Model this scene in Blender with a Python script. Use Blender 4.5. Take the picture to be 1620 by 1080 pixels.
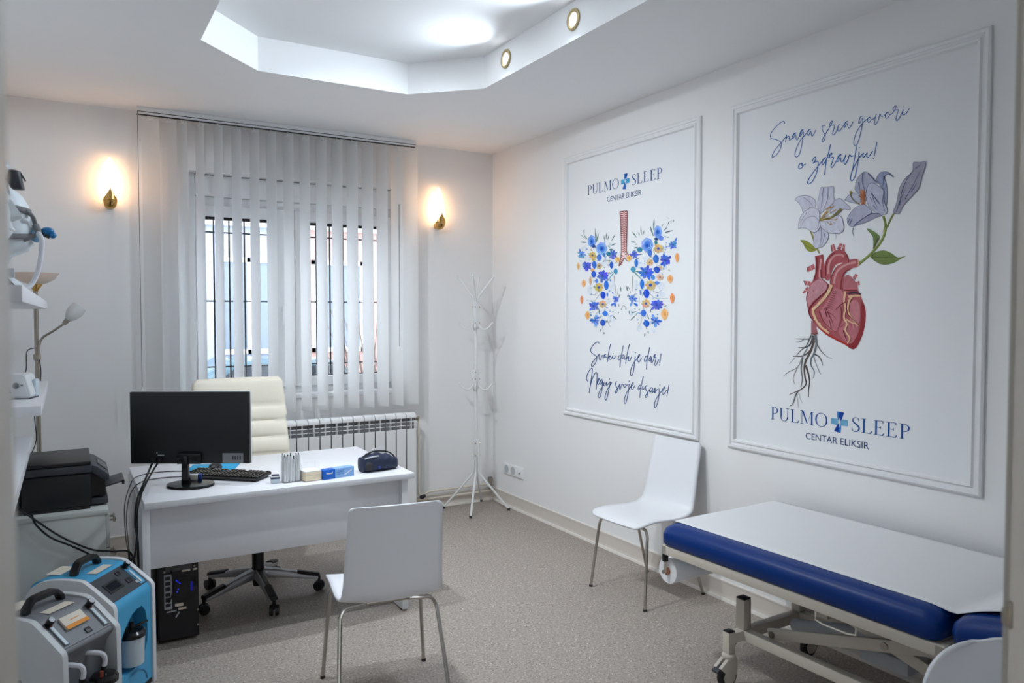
import bpy, bmesh, math, random
from mathutils import Vector, Matrix, Euler
from mathutils.geometry import tessellate_polygon

random.seed(7)
for _o in list(bpy.data.objects):
    bpy.data.objects.remove(_o)
SC = bpy.context.scene
COL = SC.collection
R = math.radians
PI = math.pi

# ------------------------------------------------------------------ camera
FPX = 1198.0
CAM_H = 1.6
YAW = math.atan(705.0 / math.hypot(FPX, 43.0))
PITCH = math.atan(43.0 / FPX)
cam_data = bpy.data.cameras.new('camera')
cam_data.sensor_width = 36.0
cam_data.lens = FPX / 1620.0 * 36.0
cam_data.clip_start = 0.02
cam_data.dof.use_dof = True
cam_data.dof.focus_distance = 3.9
cam_data.dof.aperture_fstop = 5.6
cam = bpy.data.objects.new('camera', cam_data)
COL.objects.link(cam)
cam.location = (0, 0, CAM_H)
cam.rotation_euler = (PI / 2 - PITCH, 0, -YAW)
SC.camera = cam

# ------------------------------------------------------------------ colour management, world
SC.view_settings.view_transform = 'Standard'
SC.view_settings.look = 'None'
SC.view_settings.gamma = 1.0
SC.view_settings.use_curve_mapping = False
SC.view_settings.exposure = 0.27

world = bpy.data.worlds.new('overcast_sky')
SC.world = world
world.use_nodes = True
wn = world.node_tree.nodes
wl = world.node_tree.links
bgn = wn['Background']
bgn.inputs['Color'].default_value = (0.84, 0.90, 1.0, 1)
bgn.inputs['Strength'].default_value = 6.4

# light levels used by the lamps further down
SPOT_W = 92.0      # tray lamps over the desk, thrown towards the mural wall
SPOT_BACK_W = 42.0  # tray lamps on the mural side
SCONCE_E = 10.0     # emission of the flame glass
HALL_FILL_W = 1.2

# ------------------------------------------------------------------ room dimensions (metres)
XL, XR = -0.36, 3.16
YF, YB = 0.44, 5.70
CEIL = 2.962
TRAY = 0.19

# photograph measurements -> points on known planes of the room
_F = Vector((math.sin(YAW) * math.cos(PITCH), math.cos(YAW) * math.cos(PITCH), -math.sin(PITCH)))
_R = Vector((math.cos(YAW), -math.sin(YAW), 0))
_U = _R.cross(_F)
_C = Vector((0, 0, CAM_H))
def _ray(x, y): return _F * FPX + _R * (x - 810) - _U * (y - 540)
def on_z(x, y, z):
    d = _ray(x, y); return _C + d * ((z - CAM_H) / d.z)
def on_x(x, y, X):
    d = _ray(x, y); return _C + d * (X / d.x)
def on_y(x, y, Y):
    d = _ray(x, y); return _C + d * (Y / d.y)

# ------------------------------------------------------------------ materials
def lin(c):
    def f(v):
        v /= 255.0
        return v / 12.92 if v <= 0.04045 else ((v + 0.055) / 1.055) ** 2.4
    return (f(c[0]), f(c[1]), f(c[2]), 1.0)

MATS = {}
def mat(name, rgb, rough=0.5, metal=0.0, spec=0.5, var=0.04, scale=6.0, bump=0.0, bscale=80.0,
        trans=0.0, emit=None, estr=0.0, coat=0.0, ior=1.45, alpha=1.0):
    if name in MATS:
        return MATS[name]
    m = bpy.data.materials.new(name)
    m.use_nodes = True
    nt = m.node_tree; N = nt.nodes; L = nt.links
    b = N['Principled BSDF']
    base = lin(rgb)
    if var > 0:
        tc = N.new('ShaderNodeTexCoord')
        nz = N.new('ShaderNodeTexNoise'); nz.inputs['Scale'].default_value = scale; nz.inputs['Detail'].default_value = 3
        L.new(tc.outputs['Object'], nz.inputs['Vector'])
        cr = N.new('ShaderNodeMixRGB'); cr.blend_type = 'MIX'
        cr.inputs['Color1'].default_value = tuple(min(1, v * (1 - var)) for v in base[:3]) + (1,)
        cr.inputs['Color2'].default_value = tuple(min(1, v * (1 + var)) for v in base[:3]) + (1,)
        L.new(nz.outputs['Fac'], cr.inputs['Fac'])
        L.new(cr.outputs['Color'], b.inputs['Base Color'])
    else:
        b.inputs['Base Color'].default_value = base
    b.inputs['Roughness'].default_value = rough
    b.inputs['Metallic'].default_value = metal
    b.inputs['Specular IOR Level'].default_value = spec
    b.inputs['IOR'].default_value = ior
    b.inputs['Alpha'].default_value = alpha
    if trans: b.inputs['Transmission Weight'].default_value = trans
    if coat: b.inputs['Coat Weight'].default_value = coat
    if emit:
        b.inputs['Emission Color'].default_value = lin(emit)
        b.inputs['Emission Strength'].default_value = estr
    if bump > 0:
        tc2 = N.new('ShaderNodeTexCoord')
        n2 = N.new('ShaderNodeTexNoise'); n2.inputs['Scale'].default_value = bscale; n2.inputs['Detail'].default_value = 4
        L.new(tc2.outputs['Object'], n2.inputs['Vector'])
        bp = N.new('ShaderNodeBump'); bp.inputs['Strength'].default_value = bump; bp.inputs['Distance'].default_value = 0.002
        L.new(n2.outputs['Fac'], bp.inputs['Height'])
        L.new(bp.outputs['Normal'], b.inputs['Normal'])
    MATS[name] = m
    return m

def floor_material():
    m = bpy.data.materials.new('speckled_vinyl'); m.use_nodes = True
    nt = m.node_tree; N = nt.nodes; L = nt.links
    b = N['Principled BSDF']
    tc = N.new('ShaderNodeTexCoord')
    n1 = N.new('ShaderNodeTexNoise'); n1.inputs['Scale'].default_value = 90; n1.inputs['Detail'].default_value = 4
    L.new(tc.outputs['Object'], n1.inputs['Vector'])
    r1 = N.new('ShaderNodeValToRGB')
    e = r1.color_ramp.elements
    e[0].position = 0.36; e[0].color = lin((150, 139, 129))
    e[1].position = 0.66; e[1].color = lin((182, 172, 162))
    L.new(n1.outputs['Fac'], r1.inputs['Fac'])
    v = N.new('ShaderNodeTexVoronoi'); v.inputs['Scale'].default_value = 120; v.inputs['Randomness'].default_value = 1
    L.new(tc.outputs['Object'], v.inputs['Vector'])
    sp = N.new('ShaderNodeSeparateColor'); L.new(v.outputs['Color'], sp.inputs['Color'])
    dk = N.new('ShaderNodeMath'); dk.operation = 'LESS_THAN'; dk.inputs[1].default_value = 0.14
    L.new(sp.outputs[0], dk.inputs[0])
    near = N.new('ShaderNodeMath'); near.operation = 'LESS_THAN'; near.inputs[1].default_value = 0.36
    L.new(v.outputs['Distance'], near.inputs[0])
    dkn = N.new('ShaderNodeMath'); dkn.operation = 'MULTIPLY'
    L.new(dk.outputs[0], dkn.inputs[0]); L.new(near.outputs[0], dkn.inputs[1])
    lt = N.new('ShaderNodeMath'); lt.operation = 'LESS_THAN'; lt.inputs[1].default_value = 0.09
    L.new(sp.outputs[1], lt.inputs[0])
    ltn = N.new('ShaderNodeMath'); ltn.operation = 'MULTIPLY'
    L.new(lt.outputs[0], ltn.inputs[0]); L.new(near.outputs[0], ltn.inputs[1])
    m1 = N.new('ShaderNodeMixRGB'); m1.inputs['Color2'].default_value = lin((108, 98, 91))
    L.new(dkn.outputs[0], m1.inputs['Fac']); L.new(r1.outputs['Color'], m1.inputs['Color1'])
    m2 = N.new('ShaderNodeMixRGB'); m2.inputs['Color2'].default_value = lin((222, 214, 204))
    L.new(ltn.outputs[0], m2.inputs['Fac']); L.new(m1.outputs['Color'], m2.inputs['Color1'])
    L.new(m2.outputs['Color'], b.inputs['Base Color'])
    b.inputs['Roughness'].default_value = 0.55
    b.inputs['Specular IOR Level'].default_value = 0.35
    return m

def slat_material():
    m = bpy.data.materials.new('blind_fabric'); m.use_nodes = True
    nt = m.node_tree; N = nt.nodes; L = nt.links
    out = N['Material Output']; b = N['Principled BSDF']
    b.inputs['Base Color'].default_value = lin((236, 234, 230)); b.inputs['Roughness'].default_value = 0.8
    tc = N.new('ShaderNodeTexCoord')
    w = N.new('ShaderNodeTexNoise'); w.inputs['Scale'].default_value = 240
    L.new(tc.outputs['Object'], w.inputs['Vector'])
    bp = N.new('ShaderNodeBump'); bp.inputs['Strength'].default_value = 0.08; bp.inputs['Distance'].default_value = 0.001
    L.new(w.outputs['Fac'], bp.inputs['Height']); L.new(bp.outputs['Normal'], b.inputs['Normal'])
    t = N.new('ShaderNodeBsdfTranslucent'); t.inputs['Color'].default_value = lin((236, 238, 240))
    mx = N.new('ShaderNodeMixShader'); mx.inputs['Fac'].default_value = 0.52
    L.new(b.outputs[0], mx.inputs[1]); L.new(t.outputs[0], mx.inputs[2])
    L.new(mx.outputs[0], out.inputs['Surface'])
    return m

def print_material():
    m = bpy.data.materials.new('printed_ink'); m.use_nodes = True
    nt = m.node_tree; N = nt.nodes; L = nt.links
    b = N['Principled BSDF']
    a = N.new('ShaderNodeVertexColor'); a.layer_name = 'Col'
    tc = N.new('ShaderNodeTexCoord')
    nz = N.new('ShaderNodeTexNoise'); nz.inputs['Scale'].default_value = 45; nz.inputs['Detail'].default_value = 4
    L.new(tc.outputs['Object'], nz.inputs['Vector'])
    mr = N.new('ShaderNodeMapRange'); mr.inputs['To Min'].default_value = 0.78; mr.inputs['To Max'].default_value = 1.22
    L.new(nz.outputs['Fac'], mr.inputs['Value'])
    mu = N.new('ShaderNodeVectorMath'); mu.operation = 'SCALE'
    L.new(a.outputs['Color'], mu.inputs[0]); L.new(mr.outputs['Result'], mu.inputs['Scale'])
    L.new(mu.outputs['Vector'], b.inputs['Base Color'])
    b.inputs['Roughness'].default_value = 0.6
    b.inputs['Specular IOR Level'].default_value = 0.2
    return m

M_WALL = mat('wall_paint', (238, 237, 236), 0.75, var=0.012, scale=2.0, bump=0.05, bscale=60)
M_CEIL = mat('ceiling_paint', (240, 240, 240), 0.8, var=0.01, scale=2.0)
M_FLOOR = floor_material()
M_BASE = mat('baseboard_vinyl', (214, 205, 195), 0.5, var=0.02)
M_WEDGE = mat('baseboard_edge', (226, 220, 212), 0.45, var=0.02)
M_PVC = mat('white_pvc', (238, 239, 240), 0.35, var=0.01)
M_WHITE = mat('white_laminate', (224, 224, 227), 0.38, var=0.01, scale=3)
M_WEDG2 = mat('white_edge_band', (222, 221, 222), 0.4, var=0.01)
M_SHELL = mat('white_chair_plastic', (236, 237, 240), 0.28, var=0.008, scale=3)
M_CHROME = mat('brushed_chrome', (190, 186, 180), 0.22, metal=1.0, var=0.05, scale=30)
M_STEEL = mat('satin_nickel', (168, 160, 148), 0.33, metal=1.0, var=0.05, scale=30)
M_BRASS = mat('polished_brass', (200, 158, 92), 0.22, metal=1.0, var=0.06, scale=20)
M_BLACK = mat('black_plastic', (24, 24, 26), 0.4, var=0.1)
M_BLACKG = mat('glossy_black_plastic', (16, 16, 18), 0.18, var=0.1)
M_DGREY = mat('dark_grey_plastic', (62, 64, 70), 0.45, var=0.05)
M_MGREY = mat('mid_grey_plastic', (122, 124, 128), 0.45, var=0.04)
M_LGREY = mat('light_grey_plastic', (186, 190, 194), 0.42, var=0.02)
M_CREAM = mat('cream_leather', (226, 218, 200), 0.45, var=0.04, scale=12, bump=0.15, bscale=120)
M_BEIGE = mat('beige_powder_coat', (206, 198, 184), 0.42, var=0.02)
M_BLUEV = mat('blue_vinyl', (0, 48, 118), 0.36, spec=0.3, var=0.06, scale=5, bump=0.06, bscale=160)
M_PAPER = mat('white_paper', (232, 232, 233), 0.8, var=0.01, bump=0.2, bscale=7)
M_SKYBL = mat('sky_blue_plastic', (72, 164, 208), 0.35, var=0.02)
M_OFFWH = mat('off_white_plastic', (220, 221, 222), 0.35, var=0.01)
M_FROST = mat('frosted_cup', (196, 208, 216), 0.35, var=0.03)
M_LABEL = mat('cream_label', (226, 216, 200), 0.6, var=0.08, scale=60)
M_ORANGE = mat('orange_ink', (232, 146, 44), 0.6, var=0.04)
M_SCREEN = mat('dark_screen', (34, 38, 44), 0.12, var=0.05)
M_CABLE = mat('black_cable', (16, 16, 17), 0.45, var=0.05)
M_COATR = mat('white_painted_steel', (228, 228, 227), 0.35, var=0.01)
M_PIPE = mat('cream_painted_pipe', (222, 212, 196), 0.4, var=0.03)
M_RAD = mat('white_enamel', (232, 232, 232), 0.3, var=0.01)
M_DARK = mat('dark_recess', (50, 50, 54), 0.8, var=0.05)
M_NAVY = mat('navy_nylon', (30, 40, 66), 0.6, var=0.15, scale=30, bump=0.25, bscale=150)
M_TEAL = mat('teal_silicone', (26, 112, 170), 0.3, var=0.1)
M_LTBLUE = mat('light_blue_silicone', (132, 182, 214), 0.3, var=0.05)
M_GREYF = mat('grey_strap_fabric', (120, 120, 122), 0.8, var=0.08, scale=40)
M_MANNQ = mat('white_mannequin', (226, 232, 236), 0.45, var=0.01)
M_HOSE = mat('translucent_hose', (222, 222, 228), 0.3, var=0.02)
M_DOOR = mat('door_gloss_paint', (182, 176, 166), 0.45, var=0.02)
M_TRIMW = mat('moulding_white', (236, 236, 236), 0.5, var=0.01)
M_SHEET = mat('mural_sheet', (234, 235, 236), 0.7, var=0.01, scale=2)
M_INK = print_material()
M_SLAT = slat_material()
M_GLASS = mat('window_glass', (245, 250, 250), 0.0, var=0, trans=1.0, ior=1.02)
M_ACRY = mat('clear_acrylic', (245, 247, 250), 0.08, var=0, alpha=0.07)
M_RUBBER = mat('dark_rubber', (40, 38, 38), 0.7, var=0.1)
M_BLKPAD = mat('black_grip', (36, 33, 33), 0.5, var=0.1)
M_ALU = mat('polished_aluminium', (150, 150, 152), 0.28, metal=0.85, var=0.06, scale=20)

# ------------------------------------------------------------------ mesh helpers
class MB:
    """collects shapes for ONE mesh object"""
    def __init__(s):
        s.v = []; s.f = []; s.c = []; s.col = None
    def _add(s, vs, fs, M=None):
        o = len(s.v)
        if M is not None: vs = [M @ Vector(p) for p in vs]
        s.v += [tuple(p) for p in vs]
        s.f += [tuple(i + o for i in f) for f in fs]
        s.c += [s.col] * len(fs)
        return s
    def box(s, x0, x1, y0, y1, z0, z1, M=None):
        vs = [(x0, y0, z0), (x1, y0, z0), (x1, y1, z0), (x0, y1, z0), (x0, y0, z1), (x1, y0, z1), (x1, y1, z1), (x0, y1, z1)]
        fs = [(0, 3, 2, 1), (4, 5, 6, 7), (0, 1, 5, 4), (1, 2, 6, 5), (2, 3, 7, 6), (3, 0, 4, 7)]
        return s._add(vs, fs, M)
    def bar(s, p0, p1, w, h, up=(0, 0, 1)):
        """rectangular bar from p0 to p1"""
        p0 = Vector(p0); p1 = Vector(p1); d = (p1 - p0).normalized()
        sx = d.cross(Vector(up)).normalized(); uz = sx.cross(d).normalized()
        vs = []
        for p in (p0, p1):
            for a, b in ((-1, -1), (1, -1), (1, 1), (-1, 1)):
                vs.append(p + sx * (a * w / 2) + uz * (b * h / 2))
        fs = [(0, 1, 2, 3), (7, 6, 5, 4), (0, 4, 5, 1), (1, 5, 6, 2), (2, 6, 7, 3), (3, 7, 4, 0)]
        return s._add(vs, fs)
    def loft(s, rings, cap=True, closed=True):
        n = len(rings[0]); vs = [p for r in rings for p in r]; fs = []
        for i in range(len(rings) - 1):
            for j in range(n if closed else n - 1):
                k = (j + 1) % n
                fs.append((i * n + j, i * n + k, (i + 1) * n + k, (i + 1) * n + j))
        if cap:
            fs.append(tuple(range(n - 1, -1, -1)))
            fs.append(tuple((len(rings) - 1) * n + j for j in range(n)))
        return s._add(vs, fs)
    def cyl(s, p0, p1, r0, r1=None, n=16, cap=True):
        if r1 is None: r1 = r0
        p0 = Vector(p0); p1 = Vector(p1); d = (p1 - p0).normalized()
        a = Vector((0, 0, 1)) if abs(d.z) < 0.9 else Vector((1, 0, 0))
        u = d.cross(a).normalized(); w = d.cross(u)
        rg = []
        for p, r in ((p0, r0), (p1, r1)):
            rg.append([p + (u * math.cos(2 * PI * k / n) + w * math.sin(2 * PI * k / n)) * r for k in range(n)])
        return s.loft(rg, cap)
    def tube(s, pts, r, n=10, cap=True, smooth=0):
        pts = [Vector(p) for p in pts]
        if smooth: pts = catmull(pts, smooth)
        rs = r if isinstance(r, (list, tuple)) else [r] * len(pts)
        if len(rs) != len(pts):
            rs = [rs[0] + (rs[-1] - rs[0]) * i / (len(pts) - 1) for i in range(len(pts))]
        rg = []; u = None
        for i, p in enumerate(pts):
            d = (pts[min(i + 1, len(pts) - 1)] - pts[max(i - 1, 0)]).normalized()
            if u is None:
                a = Vector((0, 0, 1)) if abs(d.z) < 0.9 else Vector((1, 0, 0))
                u = d.cross(a).normalized()
            else:
                u = (u - d * u.dot(d)).normalized()
            w = d.cross(u)
            rg.append([p + (u * math.cos(2 * PI * k / n) + w * math.sin(2 * PI * k / n)) * rs[i] for k in range(n)])
        return s.loft(rg, cap)
    def lathe(s, prof, c=(0, 0, 0), n=24, axis='z', M=None):
        """prof: list of (radius, height)"""
        rg = []
        for r, h in prof:
            ring = []
            for k in range(n):
                a = 2 * PI * k / n
                p = Vector((r * math.cos(a), r * math.sin(a), h))
                if axis == 'x': p = Vector((p.z, p.x, p.y))
                elif axis == 'y': p = Vector((p.y, p.z, p.x))
                p = p + Vector(c)
                ring.append(M @ p if M is not None else p)
            rg.append(ring)
        return s.loft(rg)
    def prism(s, poly, d0, d1, axis='y', M=None):
        """poly of 2-D points extruded along an axis: axis y -> (x,z), axis x -> (y,z), axis z -> (x,y)"""
        def P(p, d):
            if axis == 'y': return Vector((p[0], d, p[1]))
            if axis == 'x': return Vector((d, p[0], p[1]))
            return Vector((p[0], p[1], d))
        n = len(poly)
        vs = [P(p, d0) for p in poly] + [P(p, d1) for p in poly]
        fs = [(i, (i + 1) % n, n + (i + 1) % n, n + i) for i in range(n)]
        tr = tessellate_polygon([[Vector((p[0], p[1], 0)) for p in poly]])
        fs += [tuple(t) for t in tr] + [tuple(n + i for i in reversed(t)) for t in tr]
        return s._add(vs, fs, M)
    def grid(s, fn, nu, nv):
        vs = [fn(i / nu, j / nv) for j in range(nv + 1) for i in range(nu + 1)]
        fs = [(j * (nu + 1) + i, j * (nu + 1) + i + 1, (j + 1) * (nu + 1) + i + 1, (j + 1) * (nu + 1) + i) for j in range(nv) for i in range(nu)]
        return s._add(vs, fs)
    def ball(s, c, rx, ry=None, rz=None, n=16, m=10, M=None):
        ry = rx if ry is None else ry; rz = rx if rz is None else rz
        rg = []
        for i in range(m + 1):
            t = -PI / 2 + PI * i / m
            t = max(-PI / 2 + 0.02, min(PI / 2 - 0.02, t))
            rg.append([Vector((c[0] + rx * math.cos(t) * math.cos(2 * PI * k / n), c[1] + ry * math.cos(t) * math.sin(2 * PI * k / n), c[2] + rz * math.sin(t))) for k in range(n)])
        if M is not None: rg = [[M @ p for p in r] for r in rg]
        return s.loft(rg)
    def build(s, name, m, parent=None, bevel=0.0, seg=2, smooth=False, solid=0.0, sub=0, angle=35):
        me = bpy.data.meshes.new(name)
        me.from_pydata([tuple(p) for p in s.v], [], s.f)
        me.update()
        bm = bmesh.new(); bm.from_mesh(me)
        if s.col is None:
            bmesh.ops.recalc_face_normals(bm, faces=bm.faces)
        if bevel > 0:
            es = [e for e in bm.edges if len(e.link_faces) == 2 and e.calc_face_angle(0) > R(30)]
            bmesh.ops.bevel(bm, geom=es, offset=bevel, segments=seg, profile=0.5, affect='EDGES', clamp_overlap=True)
        bm.to_mesh(me); bm.free()
        if s.col is not None:
            ca = me.color_attributes.new('Col', 'FLOAT_COLOR', 'CORNER')
            data = []
            for p in me.polygons:
                c = s.c[p.index]
                data += list(c) * p.loop_total
            ca.data.foreach_set('color', data)
        me.materials.append(m)
        if smooth or bevel > 0:
            for p in me.polygons: p.use_smooth = True
            try:
                me.set_sharp_from_angle(angle=R(angle))
            except Exception:
                pass
        o = bpy.data.objects.new(name, me)
        COL.objects.link(o)
        if parent is not None: o.parent = parent
        if solid:
            md = o.modifiers.new('thickness', 'SOLIDIFY'); md.thickness = solid; md.offset = 0
        if sub:
            md = o.modifiers.new('subdivision', 'SUBSURF'); md.levels = sub; md.render_levels = sub
        return o

def catmull(pts, k=6):
    pts = [Vector(p) for p in pts]
    if len(pts) < 3: return pts
    out = []
    P = [pts[0] * 2 - pts[1]] + pts + [pts[-1] * 2 - pts[-2]]
    for i in range(1, len(P) - 2):
        for j in range(k):
            t = j / k
            a, b, c, d = P[i - 1], P[i], P[i + 1], P[i + 2]
            out.append(0.5 * ((2 * b) + (c - a) * t + (2 * a - 5 * b + 4 * c - d) * t * t + (3 * b - a - 3 * c + d) * t ** 3))
    out.append(pts[-1])
    return out

def soften(poly, keep=(), k=2):
    """corner-cutting of a closed outline; corners whose index is in keep stay sharp"""
    pts = [(p[0], p[1], i in keep) for i, p in enumerate(poly)]
    for _ in range(k):
        out = []
        n = len(pts)
        for i in range(n):
            a, b, c = pts[i - 1], pts[i], pts[(i + 1) % n]
            if b[2]: out.append(b)
            else:
                out.append((b[0] * 0.75 + a[0] * 0.25, b[1] * 0.75 + a[1] * 0.25, False))
                out.append((b[0] * 0.75 + c[0] * 0.25, b[1] * 0.75 + c[1] * 0.25, False))
        pts = out
    return [(p[0], p[1]) for p in pts]

def rrect(x0, x1, y0, y1, r, n=5):
    out = []
    for cx, cy, a0 in ((x1 - r, y0 + r, -90), (x1 - r, y1 - r, 0), (x0 + r, y1 - r, 90), (x0 + r, y0 + r, 180)):
        for i in range(n + 1):
            a = R(a0 + 90 * i / n)
            out.append((cx + r * math.cos(a), cy + r * math.sin(a)))
    return out

def tag(o, label=None, cat=None, group=None, kind=None):
    if label: o['label'] = label
    if cat: o['category'] = cat
    if group: o['group'] = group
    if kind: o['kind'] = kind
    return o
def thing(name, label, cat, loc=(0, 0, 0), rz=0.0, group=None):
    o = bpy.data.objects.new(name, None)
    COL.objects.link(o)
    o.empty_display_size = 0.1
    o.location = loc; o.rotation_euler = (0, 0, rz)
    return tag(o, label, cat, group)
def struct(o): return tag(o, kind='structure')
def copy_tree(o, parent=None):
    c = o.copy(); COL.objects.link(c)
    if parent is not None:
        c.parent = parent
        c.matrix_parent_inverse = o.matrix_parent_inverse.copy()
    for ch in list(o.children): copy_tree(ch, c)
    return c
def lamp(name, kind, loc, energy, color, parent=None, **kw):
    d = bpy.data.lights.new(name, kind)
    d.energy = energy; d.color = color
    for k, v in kw.items(): setattr(d, k, v)
    o = bpy.data.objects.new(name, d); COL.objects.link(o); o.location = loc
    if parent is not None: o.parent = parent
    return o
# ================================================================== ROOM SHELL
struct(MB().box(XL - 0.1, XR + 0.1, -1.6, YB + 0.35, -0.06, 0).build('floor', M_FLOOR))
struct(MB().box(XR, XR + 0.12, YF - 0.14, YB + 0.35, 0, CEIL + 0.25).build('wall_right', M_WALL))
struct(MB().box(XL - 0.12, XL, YF - 0.14, YB + 0.35, 0, CEIL + 0.25).build('wall_left', M_WALL))
WX0, WX1, WZ0, WZ1 = 0.75, 2.335, 1.0, 2.6
w = MB()
w.box(XL, WX0, YB, YB + 0.35, 0, CEIL + 0.25); w.box(WX1, XR, YB, YB + 0.35, 0, CEIL + 0.25)
w.box(WX0, WX1, YB, YB + 0.35, 0, WZ0); w.box(WX0, WX1, YB, YB + 0.35, WZ1, CEIL + 0.25)
struct(w.build('wall_back', M_WALL))
DX0, DX1, DZ = -0.023, 0.902, 2.12
w = MB()
w.box(XL, DX0 - 0.03, YF - 0.13, YF - 0.01, 0, CEIL + 0.25); w.box(DX1 + 0.03, XR, YF - 0.13, YF - 0.01, 0, CEIL + 0.25)
w.box(DX0 - 0.03, DX1 + 0.03, YF - 0.13, YF - 0.01, DZ + 0.03, CEIL + 0.25)
struct(w.build('wall_front', M_WALL))
# corridor the camera stands in
w = MB(); w.box(XL - 0.1, XR, -1.6, -1.5, 0, 2.6); struct(w.build('wall_corridor_rear', M_WALL))
w = MB(); w.box(-1.0, -0.9, -1.5, YF - 0.13, 0, 2.6); w.box(-0.9, XL, YF - 0.2, YF - 0.13, 0, 2.6); struct(w.build('wall_corridor_left', M_WALL))
w = MB(); w.box(2.2, 2.3, -1.5, YF - 0.13, 0, 2.6); struct(w.build('wall_corridor_right', M_WALL))
w = MB(); w.box(-1.0, 2.3, -1.6, YF - 0.13, 2.6, 2.66); struct(w.build('ceiling_corridor', M_CEIL))
w = MB(); w.box(-1.0, XL - 0.1, -1.6, YF - 0.13, -0.06, 0); struct(w.build('floor_corridor', M_FLOOR))

# ceiling with the octagonal raised tray
TX0, TX1, TY0, TY1, TC = 0.60, 2.20, 1.72, 4.42, 0.35
oct_ = [(TX0 + TC, TY1), (TX1 - TC, TY1), (TX1, TY1 - TC), (TX1, TY0 + TC), (TX1 - TC, TY0), (TX0 + TC, TY0), (TX0, TY0 + TC), (TX0, TY1 - TC)]
outer = [(XL, YF - 0.14), (XR, YF - 0.14), (XR, YB), (XL, YB)]
tr = tessellate_polygon([[Vector((p[0], p[1], 0)) for p in outer], [Vector((p[0], p[1], 0)) for p in oct_]])
allp = outer + oct_
w = MB(); w._add([(p[0], p[1], CEIL) for p in allp], [tuple(t) for t in tr])
ceil_o = struct(w.build('ceiling', M_CEIL))
ceil_o.data.polygons.foreach_set('use_smooth', [False] * len(ceil_o.data.polygons))
for i in range(8):
    a, b = oct_[i], oct_[(i + 1) % 8]
    d = Vector((b[0] - a[0], b[1] - a[1], 0)).normalized(); nrm = Vector((-d.y, d.x, 0))
    w = MB()
    w._add([(a[0], a[1], CEIL), (b[0], b[1], CEIL), (b[0], b[1], CEIL + TRAY), (a[0], a[1], CEIL + TRAY)], [(0, 1, 2, 3)])
    w.build('tray_side', M_CEIL, ceil_o)
w = MB(); w.prism([(p[0] * 1.0, p[1]) for p in oct_], CEIL + TRAY, CEIL + TRAY + 0.02, axis='z')
w.build('tray_top', M_CEIL, ceil_o)

# baseboards: coved vinyl with a paler top edge and floor edge
def baseboard(name, p0, p1, nrm):
    p0 = Vector(p0); p1 = Vector(p1); nv = Vector(nrm)
    o = struct(MB().loft([[p + nv * a + Vector((0, 0, z)) for a, z in ((0, 0), (0.016, 0), (0.008, 0.03), (0.006, 0.1), (0, 0.1))] for p in (p0, p1)]).build(name, M_BASE))
    MB().loft([[p + nv * a + Vector((0, 0, z)) for a, z in ((0, 0.1), (0.0105, 0.1), (0.0105, 0.108), (0, 0.112))] for p in (p0, p1)]).build('top_edge', M_WEDGE, o)
    MB().loft([[p + nv * a + Vector((0, 0, z)) for a, z in ((0.004, 0), (0.026, 0), (0.022, 0.012), (0.008, 0.018))] for p in (p0, p1)]).build('floor_edge', M_WEDGE, o)
baseboard('baseboard_right', (XR, YF, 0), (XR, YB, 0), (-1, 0, 0))
baseboard('baseboard_back', (XL, YB, 0), (XR, YB, 0), (0, -1, 0))
baseboard('baseboard_left', (XL, YF, 0), (XL, YB, 0), (1, 0, 0))

# door frame the photograph is taken through
fr = struct(thing('door_1', None, None))
for nm, x0, x1 in (('left_jamb', DX0 - 0.035, DX0), ('right_jamb', DX1, DX1 + 0.035)):
    j = MB().box(x0, x1, YF - 0.15, YF, 0, DZ + 0.035).build(nm, M_DOOR, fr, bevel=0.004)
MB().box(DX0, DX1, YF - 0.15, YF, DZ, DZ + 0.035).build('head_jamb', M_DOOR, fr, bevel=0.004)
MB().box(DX0 - 0.10, DX0 - 0.012, YF - 0.01, YF + 0.012, 0, DZ + 0.1).build('architrave', M_DOOR, fr, bevel=0.004)
MB().box(DX1 + 0.012, DX1 + 0.10, YF - 0.01, YF + 0.012, 0, DZ + 0.1).build('architrave', M_DOOR, fr, bevel=0.004)
MB().box(DX0 - 0.012, DX1 + 0.012, YF - 0.01, YF + 0.012, DZ + 0.012, DZ + 0.1).build('architrave', M_DOOR, fr, bevel=0.004)
st = MB().box(DX1 - 0.003, DX1 + 0.001, YF - 0.006, YF + 0.002, 1.25, 1.28)
st.box(DX1 - 0.009, DX1 - 0.003, YF - 0.004, YF + 0.002, 1.256, 1.274)
st.build('strike_plate', M_STEEL, fr, bevel=0.001)

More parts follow.
